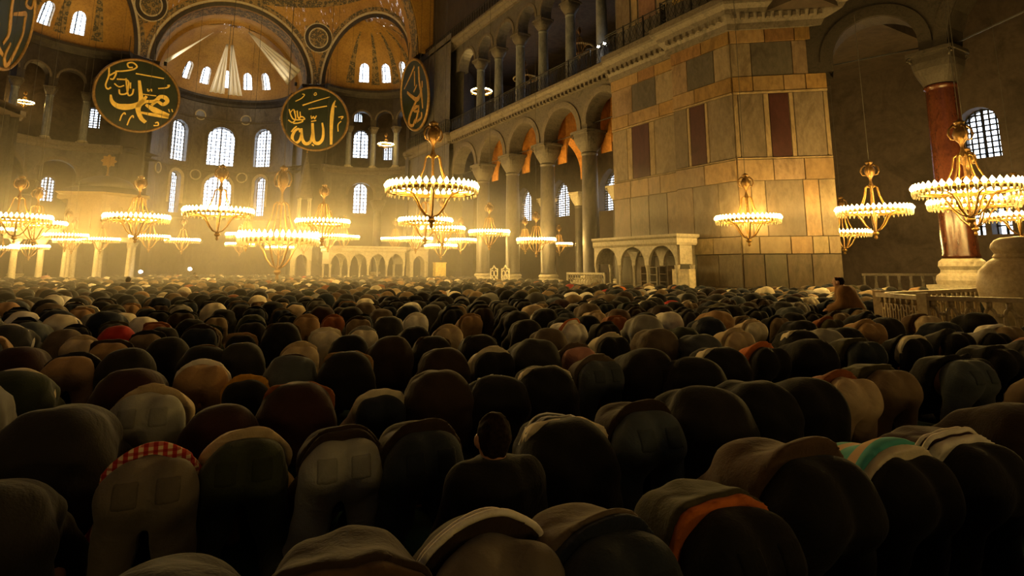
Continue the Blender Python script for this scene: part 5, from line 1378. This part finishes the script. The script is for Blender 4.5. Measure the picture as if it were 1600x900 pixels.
HAND = [
 (0.07,1.80,'coat','soot','soot','dark jacket back at the very bottom edge, below the plaid shirt',0,1.00,0.00,[]),
 (0.46,1.54,'low','dbrown','black','man in a dark brown jacket with pale hem line, bottom edge, left',1,1.08,0.10,[('under','brown',.035)]),
 (0.89,1.54,'mid','dbrown','gbrown','man in a dark jacket with a double white hem stripe, bottom centre',0,1.06,0.05,[('stripes','white'),('pockets',)]),
 (1.21,1.40,'mid','taupe','djeans','man in an olive-brown jacket and dark jeans, bottom edge right of centre',3,1.05,0.00,[('under','navy',.04),('pockets',)]),
 (1.67,1.34,'mid','olive','black','man in an olive shirt with an orange waistband and green slip in his pocket',1,1.05,0.00,[('under','orange',.035),('belt','dbrown'),('pockets',),('tag',)]),
 (2.14,1.36,'low','brown','black','large man in a brown stretched shirt, back turned right of centre',3,1.18,0.05,[]),
 (2.68,1.32,'low','teal','black','man in a teal striped knit shirt with cream undershirt',0,1.08,0.05,[('mat',M_TEAL),('under','cream',.05)]),
 (3.11,1.23,'mid','maroon','black','man in a maroon sweater with white hem stripes and cream shirt',1,1.08,0.05,[('stripes','white'),('under','white',.06)]),
 (-0.48,2.85,'coat','soot','black','dark figure cut by the left edge, nearest row',0,1.00,0.00,[]),
 (0.04,3.05,'mid','red','gbrown','man in a red and white plaid shirt and grey-brown jeans, lower left',0,1.00,-0.06,[('mat',M_PLAID),('pockets',),('belt','soot')]),
 (0.42,3.12,'mid','beige','dgreen','man in dark green trousers with a cream shirt hem, beside the plaid shirt',3,1.00,0.00,[('pockets',)]),
 (0.82,2.92,'low','dbrown','pjeans','man in pale blue-grey jeans and a dark brown jacket, lower left of centre',3,1.00,0.03,[('pockets',),('under','dbrown',.05)]),
 (1.18,2.77,'low','dbrown','djeans','man in dark jeans with rolled cuffs and a tan-edged jacket',3,1.02,0.00,[('cuffs','lgrey'),('socks','grey'),('pockets',)]),
 (1.77,2.38,'coat','black','black','man in a black jacket printed with white angular lines, nearer one',1,1.05,0.10,[('rim','cream'),('lines',[[(-.2,.12),(-.05,.2),(.05,.1),(.16,.2),(.2,.12)],[(-.2,.12),(-.16,.24),(-.05,.2)],[(.08,.24),(.16,.14)],[(-.22,.18),(-.08,.3),(.1,.28),(.2,.18)]])]),
 (2.33,2.43,'low','dbrown','jeans','man in washed jeans and a dark brown jacket, shins stretched to the right',3,1.06,0.10,[('pockets',),('cuffs','slate'),('socks','soot')]),
 (2.78,2.39,'coat','soot','black','man in a big black coat right of the washed jeans',0,1.12,0.10,[]),
 (3.37,2.47,'coat','black','black','man in a black coat, second right of the washed jeans',1,1.06,0.10,[]),
 (3.72,2.38,'coat','black','black','man in a black coat immediately left of the pale beige trousers',2,1.06,0.10,[]),
 (4.32,2.43,'mid','rust','beige','man in a rust sweater and pale beige trousers',0,1.04,0.10,[('socks','brown')]),
 (4.79,2.39,'mid','olive','khaki','man in an olive shirt and khaki trousers beside the pale beige trousers',1,1.07,0.10,[('socks','brown'),('belt','soot')]),
 (5.71,2.25,'short','black','jeans','man in blue jeans and a black jacket near the right edge',3,1.10,0.15,[('pockets',)]),
 (4.21,1.44,'coat','dbrown','soot','man in a dark brown jacket low at the right edge',2,1.00,0.10,[]),
 (-0.37,3.64,'coat','soot','soot','broad man in a black coat at left, behind the plaid shirt',1,1.14,0.00,[]),
 (0.01,4.28,'short','beige','pjeans','man in pale jeans and a beige shirt with a dark belt, left',0,1.08,0.05,[('belt','black'),('pockets',)]),
 (0.38,3.90,'coat','maroon','soot','man in a dark maroon jacket right of the pale jeans',2,0.95,0.00,[]),
 (0.83,4.00,'coat','maroon','black','man in a dark maroon coat with reddish piping',1,1.05,0.00,[('rim','rust')]),
 (1.38,4.00,'low','cream','navy','man in navy trousers with a bright cream hem, centre left',2,0.90,0.00,[]),
 (1.78,3.90,'coat','dbrown','black','man in a dark brown coat left of the line-printed shirt',1,1.06,0.00,[]),
 (2.18,3.77,'coat','black','black','man in a black shirt printed with white angular lines, farther one',0,0.98,0.00,[('lines',[[(-.16,.1),(-.06,.2),(.06,.12),(.18,.22)],[(-.06,.2),(-.02,.1)],[(.06,.12),(.12,.26),(.2,.14)]])]),
 (2.60,3.76,'coat','black','black','man in a black jacket with a bright cream side, centre',1,1.03,0.05,[('rim','cream')]),
 (3.27,3.95,'low','taupe','slate','man in grey-blue jeans with a red waistband and taupe jacket',0,1.05,0.05,[('belt','red'),('pockets',)]),
 (3.69,3.83,'coat','soot','black','man in a black coat right of the grey-blue jeans',2,1.10,0.05,[]),
 (-0.82,5.47,'coat','dgreen','dgreen','man in dark olive clothes with a cream hem at the left edge',0,1.06,0.00,[('rim','cream')]),
 (-0.61,6.55,'short','soot','tan','man in tan trousers and a black jacket, far left',3,1.05,0.00,[]),
 (-0.11,5.17,'coat','maroon','black','man in a dark plum coat right of the tan trousers',1,1.05,0.00,[]),
 (0.37,5.44,'short','white','tan','man in tan trousers and a white ribbed shirt, left',0,1.05,-0.05,[]),
 (0.66,5.08,'mid','amber','black','man in a bright amber top with black trousers',2,0.90,0.00,[]),
 (1.06,5.49,'coat','slate','slate','man in charcoal grey clothes with a maroon hem',0,1.00,0.00,[('rim','maroon')]),
 (1.49,5.24,'coat','black','black','man in black with a patterned tan and orange shirt edge',1,1.05,0.00,[('rim','tan')]),
 (2.20,6.14,'coat','dbrown','dbrown','man in a dark brown coat with two pale soles showing',2,1.05,0.00,[('socks','cream')]),
 (2.36,5.09,'coat','dbrown','soot','man in a dark brown coat behind the pale soles, right',1,1.03,0.00,[]),
 (2.80,4.94,'low','cream','black','man in a cream shirt with a black peaked hood over the hips',0,1.03,0.00,[]),
 (3.25,4.90,'coat','char','char','man in a charcoal coat, centre, left of the taupe jacket',3,1.10,0.00,[]),
 (3.76,4.87,'mid','taupe','pink','man in pinkish beige trousers and a taupe jacket',2,1.00,0.05,[]),
 (4.57,5.28,'low','cream','black','man in a cream and black split jacket',0,1.03,0.00,[]),
 (5.23,5.19,'coat','taupe','soot','man in a grey-brown jacket right of the split jacket',1,1.06,0.00,[]),
 (3.81,3.38,'coat','black','black','man in a plain black coat, right of centre',0,1.06,0.05,[]),
 (4.55,3.71,'coat','black','black','man in black with a bright cream hem, right of centre',1,1.05,0.05,[('rim','cream')]),
 (5.23,3.72,'mid','orange','black','man in a vivid orange-red sweater and black trousers',0,1.05,0.05,[]),
 (5.67,3.55,'coat','black','black','man in a black coat right of the orange-red sweater',2,1.08,0.05,[]),
 (6.45,3.44,'mid','olive','djeans','man in an olive green jacket and dark blue jeans',1,1.06,0.10,[]),
 (7.59,3.49,'mid','black','black','man in black with a beige shirt tail hanging out',2,1.00,0.10,[('under','cream',.12)]),
 (9.70,3.31,'short','white','khaki','man in khaki trousers and a white shirt near the right edge',3,1.06,0.15,[]),
 (-1.10,7.44,'coat','maroon','black','man in a dark red-brown coat at the left edge',1,1.00,0.00,[]),
 (-0.71,8.49,'low','beige','beige','man in pale beige clothes, far left',0,0.98,0.00,[]),
 (-0.38,7.68,'low','dbrown','tan','man in brown trousers right of the pale beige clothes, far left',1,1.02,0.00,[]),
 (0.15,7.61,'coat','soot','black','man in a black coat far left, behind the white ribbed shirt',2,1.00,0.00,[]),
 (0.45,6.71,'coat','black','black','man in black right of centre left, behind the tan trousers',0,0.98,0.00,[('rim','brown')]),
 (0.80,6.67,'coat','char','char','man in a dark grey coat behind the amber top',1,1.00,0.00,[]),
 (1.33,6.45,'low','beige','beige','man in a sand beige shirt, left of centre',0,1.00,0.00,[]),
 (1.89,7.67,'low','cream','cream','man in pale cream clothes, left of the black coat',2,1.02,0.00,[]),
 (1.95,6.80,'coat','black','black','man in a black coat between two pale shirts',1,1.00,0.00,[]),
 (2.34,7.58,'low','lgrey','cream','man in a pale grey-cream robe, centre left',0,1.02,0.00,[]),
 (3.13,8.85,'coat','char','black','man in dark grey with a pale shirt rim, centre',1,1.02,0.00,[('rim','cream')]),
 (3.77,9.30,'low','white','white','man in a white shirt, centre',0,1.03,0.00,[]),
 (2.99,7.45,'coat','black','black','man in black just in front of the white shirt',2,0.98,0.00,[]),
 (2.72,6.19,'coat','soot','soot','man in black with a brown edge, centre',1,1.00,0.00,[('rim','brown')]),
 (3.39,7.22,'low','beige','beige','man in a sand coloured robe, centre',0,1.02,0.00,[]),
 (4.60,8.91,'low','tan','tan','man in a caramel jacket, centre',2,1.00,0.00,[]),
 (3.23,6.02,'coat','soot','maroon','man in a plum-black coat, centre',1,1.00,0.00,[('rim','grey')]),
 (5.04,6.64,'low','white','white','man in a white jacket with orange stripes',3,1.06,-0.35,[('stripes','orange')]),
 (4.76,7.40,'coat','soot','black','man in black left of the white jacket',1,1.00,0.00,[]),
 (4.41,6.32,'coat','taupe','taupe','man in a grey-taupe coat below the white jacket',0,0.98,0.00,[]),
 (6.22,4.84,'low','beige','beige','man in a golden beige robe, right of centre',0,1.04,0.00,[]),
 (5.47,4.74,'coat','slate','slate','man in a slate grey coat left of the golden beige robe',1,1.00,0.00,[]),
 (7.71,5.70,'low','beige','cream','man in pale beige, behind the golden robe',2,1.00,0.00,[]),
 (7.05,5.97,'coat','navy','black','man in a navy coat, right of centre',0,1.05,0.00,[('rim','grey')]),
 (6.89,4.42,'coat','black','black','man in black with a cream shirt across the back, right',1,1.00,0.10,[('rim','cream')]),
 (10.71,4.69,'short','brown','beige','man in beige trousers and a brown jacket before the balustrade',1,1.06,0.20,[]),
 (11.30,4.21,'coat','black','black','man in a black coat before the balustrade, far right',0,1.08,0.20,[]),
 (9.28,4.62,'coat','soot','soot','man in a black coat left of the beige trousers by the balustrade',2,1.05,0.15,[]),
 (9.22,5.40,'mid','rust','olive','man in rust and olive clothes, right',0,1.00,0.10,[]),
 (10.79,7.08,'coat','slate','black','man in a grey hooded coat, right',1,1.00,0.10,[('cap','grey')]),
 (2.08,9.72,'low','tan','tan','man in golden brown clothes, left of centre',0,1.05,0.00,[]),
 (1.38,10.50,'coat','dgreen','black','man in a dark green coat left of the golden brown clothes',1,1.00,0.00,[]),
]
for (x, y, st, t, b, lab, v, s, rot, ext) in HAND: person(x, y, st, t, b, lab, v, s, rot, .018 if math.hypot(x, y) < 5 else .028, ext)

# ---- figures in other poses
def figure(name, loc, rz, s, parts, label, group=None):
    """parts: list of (child name or '', field, lo, hi, voxel, material, colour); the first is the body itself"""
    root = None
    for nm, fn, lo, hi, h, mat, col in parts:
        V, F = nets(fn, lo, hi, h); me = np_mesh(nm or name, V, F, mat)
        if root is None:
            root = inst(name, me, None, loc, (0,0,rz), (s,s,s)); tag(root, label, 'person', group)
        else: inst(nm, me, root, color=col)
    return root
def upright(hipz, lean, head_fwd, sit='heels', bulk=.024):
    """torso leaning by `lean` (m forward at the shoulders), sitting on the heels or on a stool"""
    sh = .50
    T = dict(hip=(0,0,hipz), waist=(0,lean*.35,hipz+.2), chest=(0,lean*.8,hipz+.40), sho=(0,lean,hipz+sh), head=(0,lean+head_fwd,hipz+sh+.185-.25*head_fwd))
    def torso(p): return union([ell(p, (0,.0,hipz+.02), (.19,.16,.15)), cone(p, T['hip'], T['waist'], .145, .14, 1.2), cone(p, T['waist'], T['chest'], .14, .155, 1.25), cone(p, (-.15,T['sho'][1],T['sho'][2]-.03), (.15,T['sho'][1],T['sho'][2]-.03), .07, .07)], .09)
    def arms(p):
        d = []
        for q in (-1,1): d.append(union([cone(p, (q*.19,T['sho'][1],T['sho'][2]-.04), (q*.25,T['sho'][1]+.06,hipz+.22), .058, .048), cone(p, (q*.25,T['sho'][1]+.06,hipz+.22), (q*.12,T['sho'][1]+.26,hipz+.1), .046, .034)], .03))
        return np.minimum(*d)
    def hands(p):
        d = None
        for q in (-1,1):
            b = np.array((q*.11,T['sho'][1]+.29,hipz+.09)); e = cone(p, tuple(b), tuple(b+[0,.07,-.01]), .028, .026, 1.3)
            for i in range(4): e = smin(e, cone(p, tuple(b+[(i-1.5)*.02,.07,-.01]), tuple(b+[(i-1.5)*.022,.13-.012*abs(i-1.3),-.03]), .012, .009), .01)
            e = smin(e, cone(p, tuple(b+[-q*.03,.02,0]), tuple(b+[-q*.06,.06,-.01]), .013, .010), .01); d = e if d is None else np.minimum(d, e)
        return d
    def legs(p):
        d = []
        for q in (-1,1):
            if sit == 'heels': d.append(union([cone(p, (q*.1,0,hipz), (q*.14,.40,.10), .105, .075), cone(p, (q*.14,.40,.08), (q*.11,-.05,.06), .07, .05)], .04))
            else: d.append(union([cone(p, (q*.1,0,hipz), (q*.14,.40,hipz-.02), .105, .075), cone(p, (q*.14,.40,hipz-.02), (q*.13,.36,.08), .07, .05)], .04))
        return np.minimum(*d)
    def feet(p):
        y = -.08 if sit == 'heels' else .36; d = []
        for q in (-1,1): d.append(cone(p, (q*.11,y,.05), (q*.11,y+(-.16 if sit == 'heels' else .18),.04), .042, .034))
        return np.minimum(*d)
    H = np.array(T['head'])
    def head(p):
        h = union([ell(p, tuple(H), (.078,.097,.112)), ell(p, tuple(H+[0,.03,-.07]), (.06,.06,.06))], .04)
        h = smin(h, cone(p, tuple(H+[0,.10,-.01]), tuple(H+[0,.115,-.03]), .012, .016), .015)
        ears = np.minimum(ell(p, tuple(H+[-.084,.005,-.015]), (.020,.026,.038)), ell(p, tuple(H+[.084,.005,-.015]), (.020,.026,.038)))
        brow = ell(p, tuple(H+[0,.085,.02]), (.05,.018,.012)); mouth = ell(p, tuple(H+[0,.092,-.065]), (.025,.012,.008))
        return smin(smin(smin(h, ears, .012), brow, .015), mouth, .01)
    neck = lambda p: cone(p, T['sho'], tuple(H), .062, .05)
    hair = lambda p: np.maximum(ell(p, tuple(H+[0,-.014,.008]), (.087,.106,.117))-.006*np.sin(p[0]*95+2*np.sin(p[2]*60))*np.sin(p[1]*80+p[2]*70), np.maximum(p[1]-(H[1]+.05+.25*np.maximum(0, p[2]-H[2])), (H[2]-.105)-p[2]+1.3*np.maximum(0, p[1]-H[1]+.01)))
    body = lambda p: union([torso(p), arms(p), legs(p), feet(p), neck(p), head(p), hands(p)], .02)
    jac = lambda p: np.maximum(smin(smin(torso(p), arms(p), .04), cone(p, T['sho'], tuple(np.array(T['sho'])+(H-np.array(T['sho']))*.42), .07, .062), .05)-bulk-wrinkle(p, .006, 3), np.maximum(hipz-.06-p[2], p[2]-(T['sho'][2]+.085)))
    tro = lambda p: smin(legs(p), ell(p, (0,0,hipz), (.18,.16,.14)), .05)-.013-wrinkle(p, .004, 8)
    return body, jac, tro, hair
LO, HI = (-.45,-.4,-.02), (.45,.75,1.25)
b_, j_, t_, h_ = upright(.22, .05, .03)
figure('person', (1.25,2.17,0), -(QY+.05), .80, [('', b_, LO, HI, .014, M_SKIN, None), ('jacket', j_, LO, HI, .017, M_CLOTH, K['black']), ('trousers', t_, LO, HI, .017, M_CLOTH, K['black']), ('hair', h_, LO, HI, .012, M_HAIR, None)], 'boy in a black jacket sitting up on his heels, back of his head visible', 'boy sitting up')
b_, j_, t_, h_ = upright(.50, .16, .09, 'stool', .05)
figure('person', (11.9,6.5,0), .55, .98, [('', b_, LO, HI, .016, M_SKIN, None), ('coat', j_, LO, HI, .02, M_CLOTH, (.23,.115,.045)), ('trousers', t_, LO, HI, .02, M_CLOTH, K['dbrown']), ('hair', h_, LO, HI, .014, M_HAIR, None)], 'man in a light brown coat sitting up and leaning forward before the marble pier', 'man sitting up')
st_ = empty('stool', (11.9,6.5,0), .55); tag(st_, 'small reddish stool under the sitting man in brown', 'stool')
MB().box((0,0,.36),(.36,.34,.06)).obj('seat', plain('red_stool', (.32,.07,.03), .7), st_)
for sx in (-1,1):
    for sy in (-1,1): MB().box((sx*.14,sy*.13,.165),(.04,.04,.33)).obj('leg', M_BLACK, st_)
b_, j_, t_, h_ = upright(.22, .12, .06)
for x, y, c, lab in [(-6.9,53.0,'pink','person in pink sitting up at the far left before the kiosk columns'), (-1.0,27.0,'black','dark-clad man sitting up above the crowd below the left roundel'), (2.2,47.0,'soot','man in black sitting up far down the nave before the apse')]:
    figure('person', (x,y,0), -QY, 1.05, [('', b_, LO, HI, .03, M_SKIN, None), ('jacket', j_, LO, HI, .03, M_CLOTH, K[c]), ('trousers', t_, LO, HI, .03, M_CLOTH, K['black']), ('hair', h_, LO, HI, .025, M_HAIR, None)], lab, 'people sitting up')

# ---- the rest of the congregation, row by row
def to_px(x, y, z):
    d = Vector((x, y, z-CAM_H)); k = d.dot(Fv); return (800+900*d.dot(Rv)/k, 275.45-900*d.dot(Uv)/k, k)
def floor_ok(x, y):
    if 11.4 < x < 21.6 and 48.0 < y < 52.2: return False           # loggia
    if 18.9 < x < 22.4 and 15.5 < y < 27.5: return False
    if x > 11.3 and 2.0 < y < 7.3 and x < 17.5: return False        # balustrade and urn
    if math.hypot(x-11.9, y-6.5) < .8: return False
    if math.hypot(x+4.6, y-62.3) < 4.2: return False
    if math.hypot(x-25.0, y-10) < 1.9 or math.hypot(x-23.2, y-10.3) < .6: return False
    for a, b in ((-6.9,53.0),(-1.0,27.0),(2.2,47.0)):
        if math.hypot(x-a, y-b) < .6: return False
    if x > 19.6 and 33.5 < y < 38: return False
    if math.hypot(x-PX(3.55,0,.55)[0], y-PX(3.55,0,.55)[1]) < 2.2: return False
    if y < 15: return x < 19.5 or math.hypot(x-18.6, y-9.7) < 6.0
    if y < 57: return -9.8 < x < 21.2
    if math.hypot(x-AX, y-57) < 14.6: return not (x > 11.5 and y > 60)
    return abs(x-AX) < 6.8 and y < 72
rnd = random.Random(11); auto = []
qd = Vector((math.sin(QY), math.cos(QY))); rd = Vector((math.cos(QY), -math.sin(QY)))
row = 0; q = .4
PAL = [('black',24),('soot',20),('char',14),('dbrown',10),('navy',8),('grey',7),('slate',5),('brown',5),('taupe',5),('maroon',3),('olive',3),('cream',9),('white',7),('beige',7),('tan',5),('lgrey',6),('khaki',3),('rust',1.5),('orange',.8),('red',.8),('dgreen',3)]
names, wts = zip(*PAL)
hp = [(h[0], h[1]) for h in HAND]
while q < 73:
    r = -40+rnd.random()*.5; n = 0; row += 1
    while r < 40:
        st = rnd.uniform(.47,.60); r += st
        jq = q+rnd.uniform(-.12,.12); p = qd*jq+rd*r; x, y = p.x, p.y
        if y < -1.5 or not floor_ok(x, y): continue
        u, v, k = to_px(x, y, .58)
        seen = -40 < u < 1640 and v < 900
        if k < .6 or (seen and k < 4.6) or not -700 < u < 2600 or (k < 1.6 and not seen and -40 < u < 1640): continue
        bad = False
        for a, b in hp:
            dx, dy = x-a, y-b; da = abs(dx*qd.x+dy*qd.y); dr = abs(dx*rd.x+dy*rd.y)
            if da < .78 and dr < .42: bad = True; break
        if bad or rnd.random() < .02: continue
        n += 1; auto.append((k, x, y, row, n, seen))
    q += 1.0
auto.sort(); beyond = [a[:5] for a in auto if not a[5]]; auto = [a[:5] for a in auto if a[5]]
NIND = 300-len(HAND)-5
CNAME = dict(black='black', soot='near-black', char='charcoal', dbrown='dark brown', navy='navy', grey='grey', slate='slate grey', brown='brown', taupe='taupe', maroon='maroon', olive='olive', cream='cream', white='white', beige='beige', tan='tan', lgrey='pale grey', khaki='khaki', rust='rust red', orange='orange', red='red', dgreen='dark green')
def ordn(n): return '%d%s' % (n, 'th' if 10 <= n % 100 <= 20 else {1:'st',2:'nd',3:'rd'}.get(n % 10, 'th'))
far = []
rows_seen = sorted({a[3] for a in auto[:NIND]}); cnt = {}
ind = sorted(auto[:NIND], key=lambda a: (a[3], a[4]))
for k, x, y, rw, n in ind:
    cnt[rw] = cnt.get(rw, 0)+1
    t = rnd.choices(names, wts)[0]; b = rnd.choice(['black','soot','djeans','char','khaki','navy','dbrown'])
    st = rnd.choices(['coat','low','mid'], [5,4,2])[0]
    if st == 'low' and rnd.random() < .5: b = t
    person(x, y, st, t, b, 'bowed man in %s %s, %s from left, %s crowd row' % (CNAME[t], 'coat' if st == 'coat' else 'top', ordn(cnt[rw]), ordn(rows_seen.index(rw)+1)), rnd.randrange(4), rnd.uniform(.92,1.1), rnd.gauss(0,.10), .028, [('rim', rnd.choice(['cream','grey','brown','white']))] if st == 'coat' and rnd.random() < .22 else [])
# far crowd: too many to single out, one joined mass of low figures
protos = []
for h in (.085, .135):
    for v in range(4):
        P = POSES[v]; protos.append(nets(lambda p: np.minimum(P.coat(p), np.minimum(smin(P.legs(p), P.hips(p), .05), np.minimum(P.head(p), P.feet(p)))), P.lo, P.hi, h))
VV, FF, CC = [], [], []; off = 0
for k, x, y, rw, n in auto[NIND:]+beyond:
    V, F = protos[rnd.randrange(4)+(4 if k > 22 else 0)]; s = rnd.uniform(.9,1.12)*GP; a = -(QY+rnd.gauss(0,.12)); ca, sa = math.cos(a), math.sin(a)
    t = np.array(K[rnd.choices(names, wts)[0]]); b = np.array(K[rnd.choice(['black','soot','djeans','char','khaki'])])
    if rnd.random() < .45: b = t
    zs = rnd.uniform(.9, 1.12)
    W = np.stack([(V[:,0]*ca-V[:,1]*sa)*s+x, (V[:,0]*sa+V[:,1]*ca)*s+y, V[:,2]*s*zs], 1)
    c = np.where((V[:,1] > .04)[:,None], t, b); c = np.where(((V[:,1] > .66) & (V[:,2] > .05))[:,None], np.array((.03,.02,.015)), c)
    VV.append(W); FF.append(F+off); CC.append(c); off += len(V)
if VV:
    me = np_mesh('crowd', np.concatenate(VV), np.concatenate(FF), M_CROWD); c = np.concatenate(CC)
    at_ = me.attributes.new('cloth', 'FLOAT_COLOR', 'POINT'); at_.data.foreach_set('color', np.concatenate([c, np.ones((len(c),1))], 1).astype(np.float32).ravel())
    o = link(bpy.data.objects.new('crowd', me)); tag(o, 'dense far crowd of bowed worshippers filling the nave floor', 'crowd', None, 'stuff')
print('PEOPLE', len(HAND), len(ind), len(auto)-NIND, len(beyond), sum(len(f) for f in FF))
# ------------------------------------------------------------------ dusty air, shaped low over the far nave to stand in for lamp bloom
if HAZE > 0:
    m = bpy.data.materials.new('haze'); m.use_nodes = True; nt = m.node_tree; nt.nodes.clear()
    s = N(nt, 'ShaderNodeVolumeScatter'); s.inputs['Color'].default_value = (1, .93, .8, 1); s.inputs['Density'].default_value = HAZE; s.inputs['Anisotropy'].default_value = .35
    o = N(nt, 'ShaderNodeOutputMaterial'); nt.links.new(s.outputs[0], o.inputs['Volume'])
    mb = MB(); mb.box((5.9, 36.5, 2.8), (29.6, 40, 5.4)); ob = mb.obj('haze', m); tag(ob, 'thin dusty haze low in the nave, shaped to glow round the lamps', 'haze', None, 'stuff')
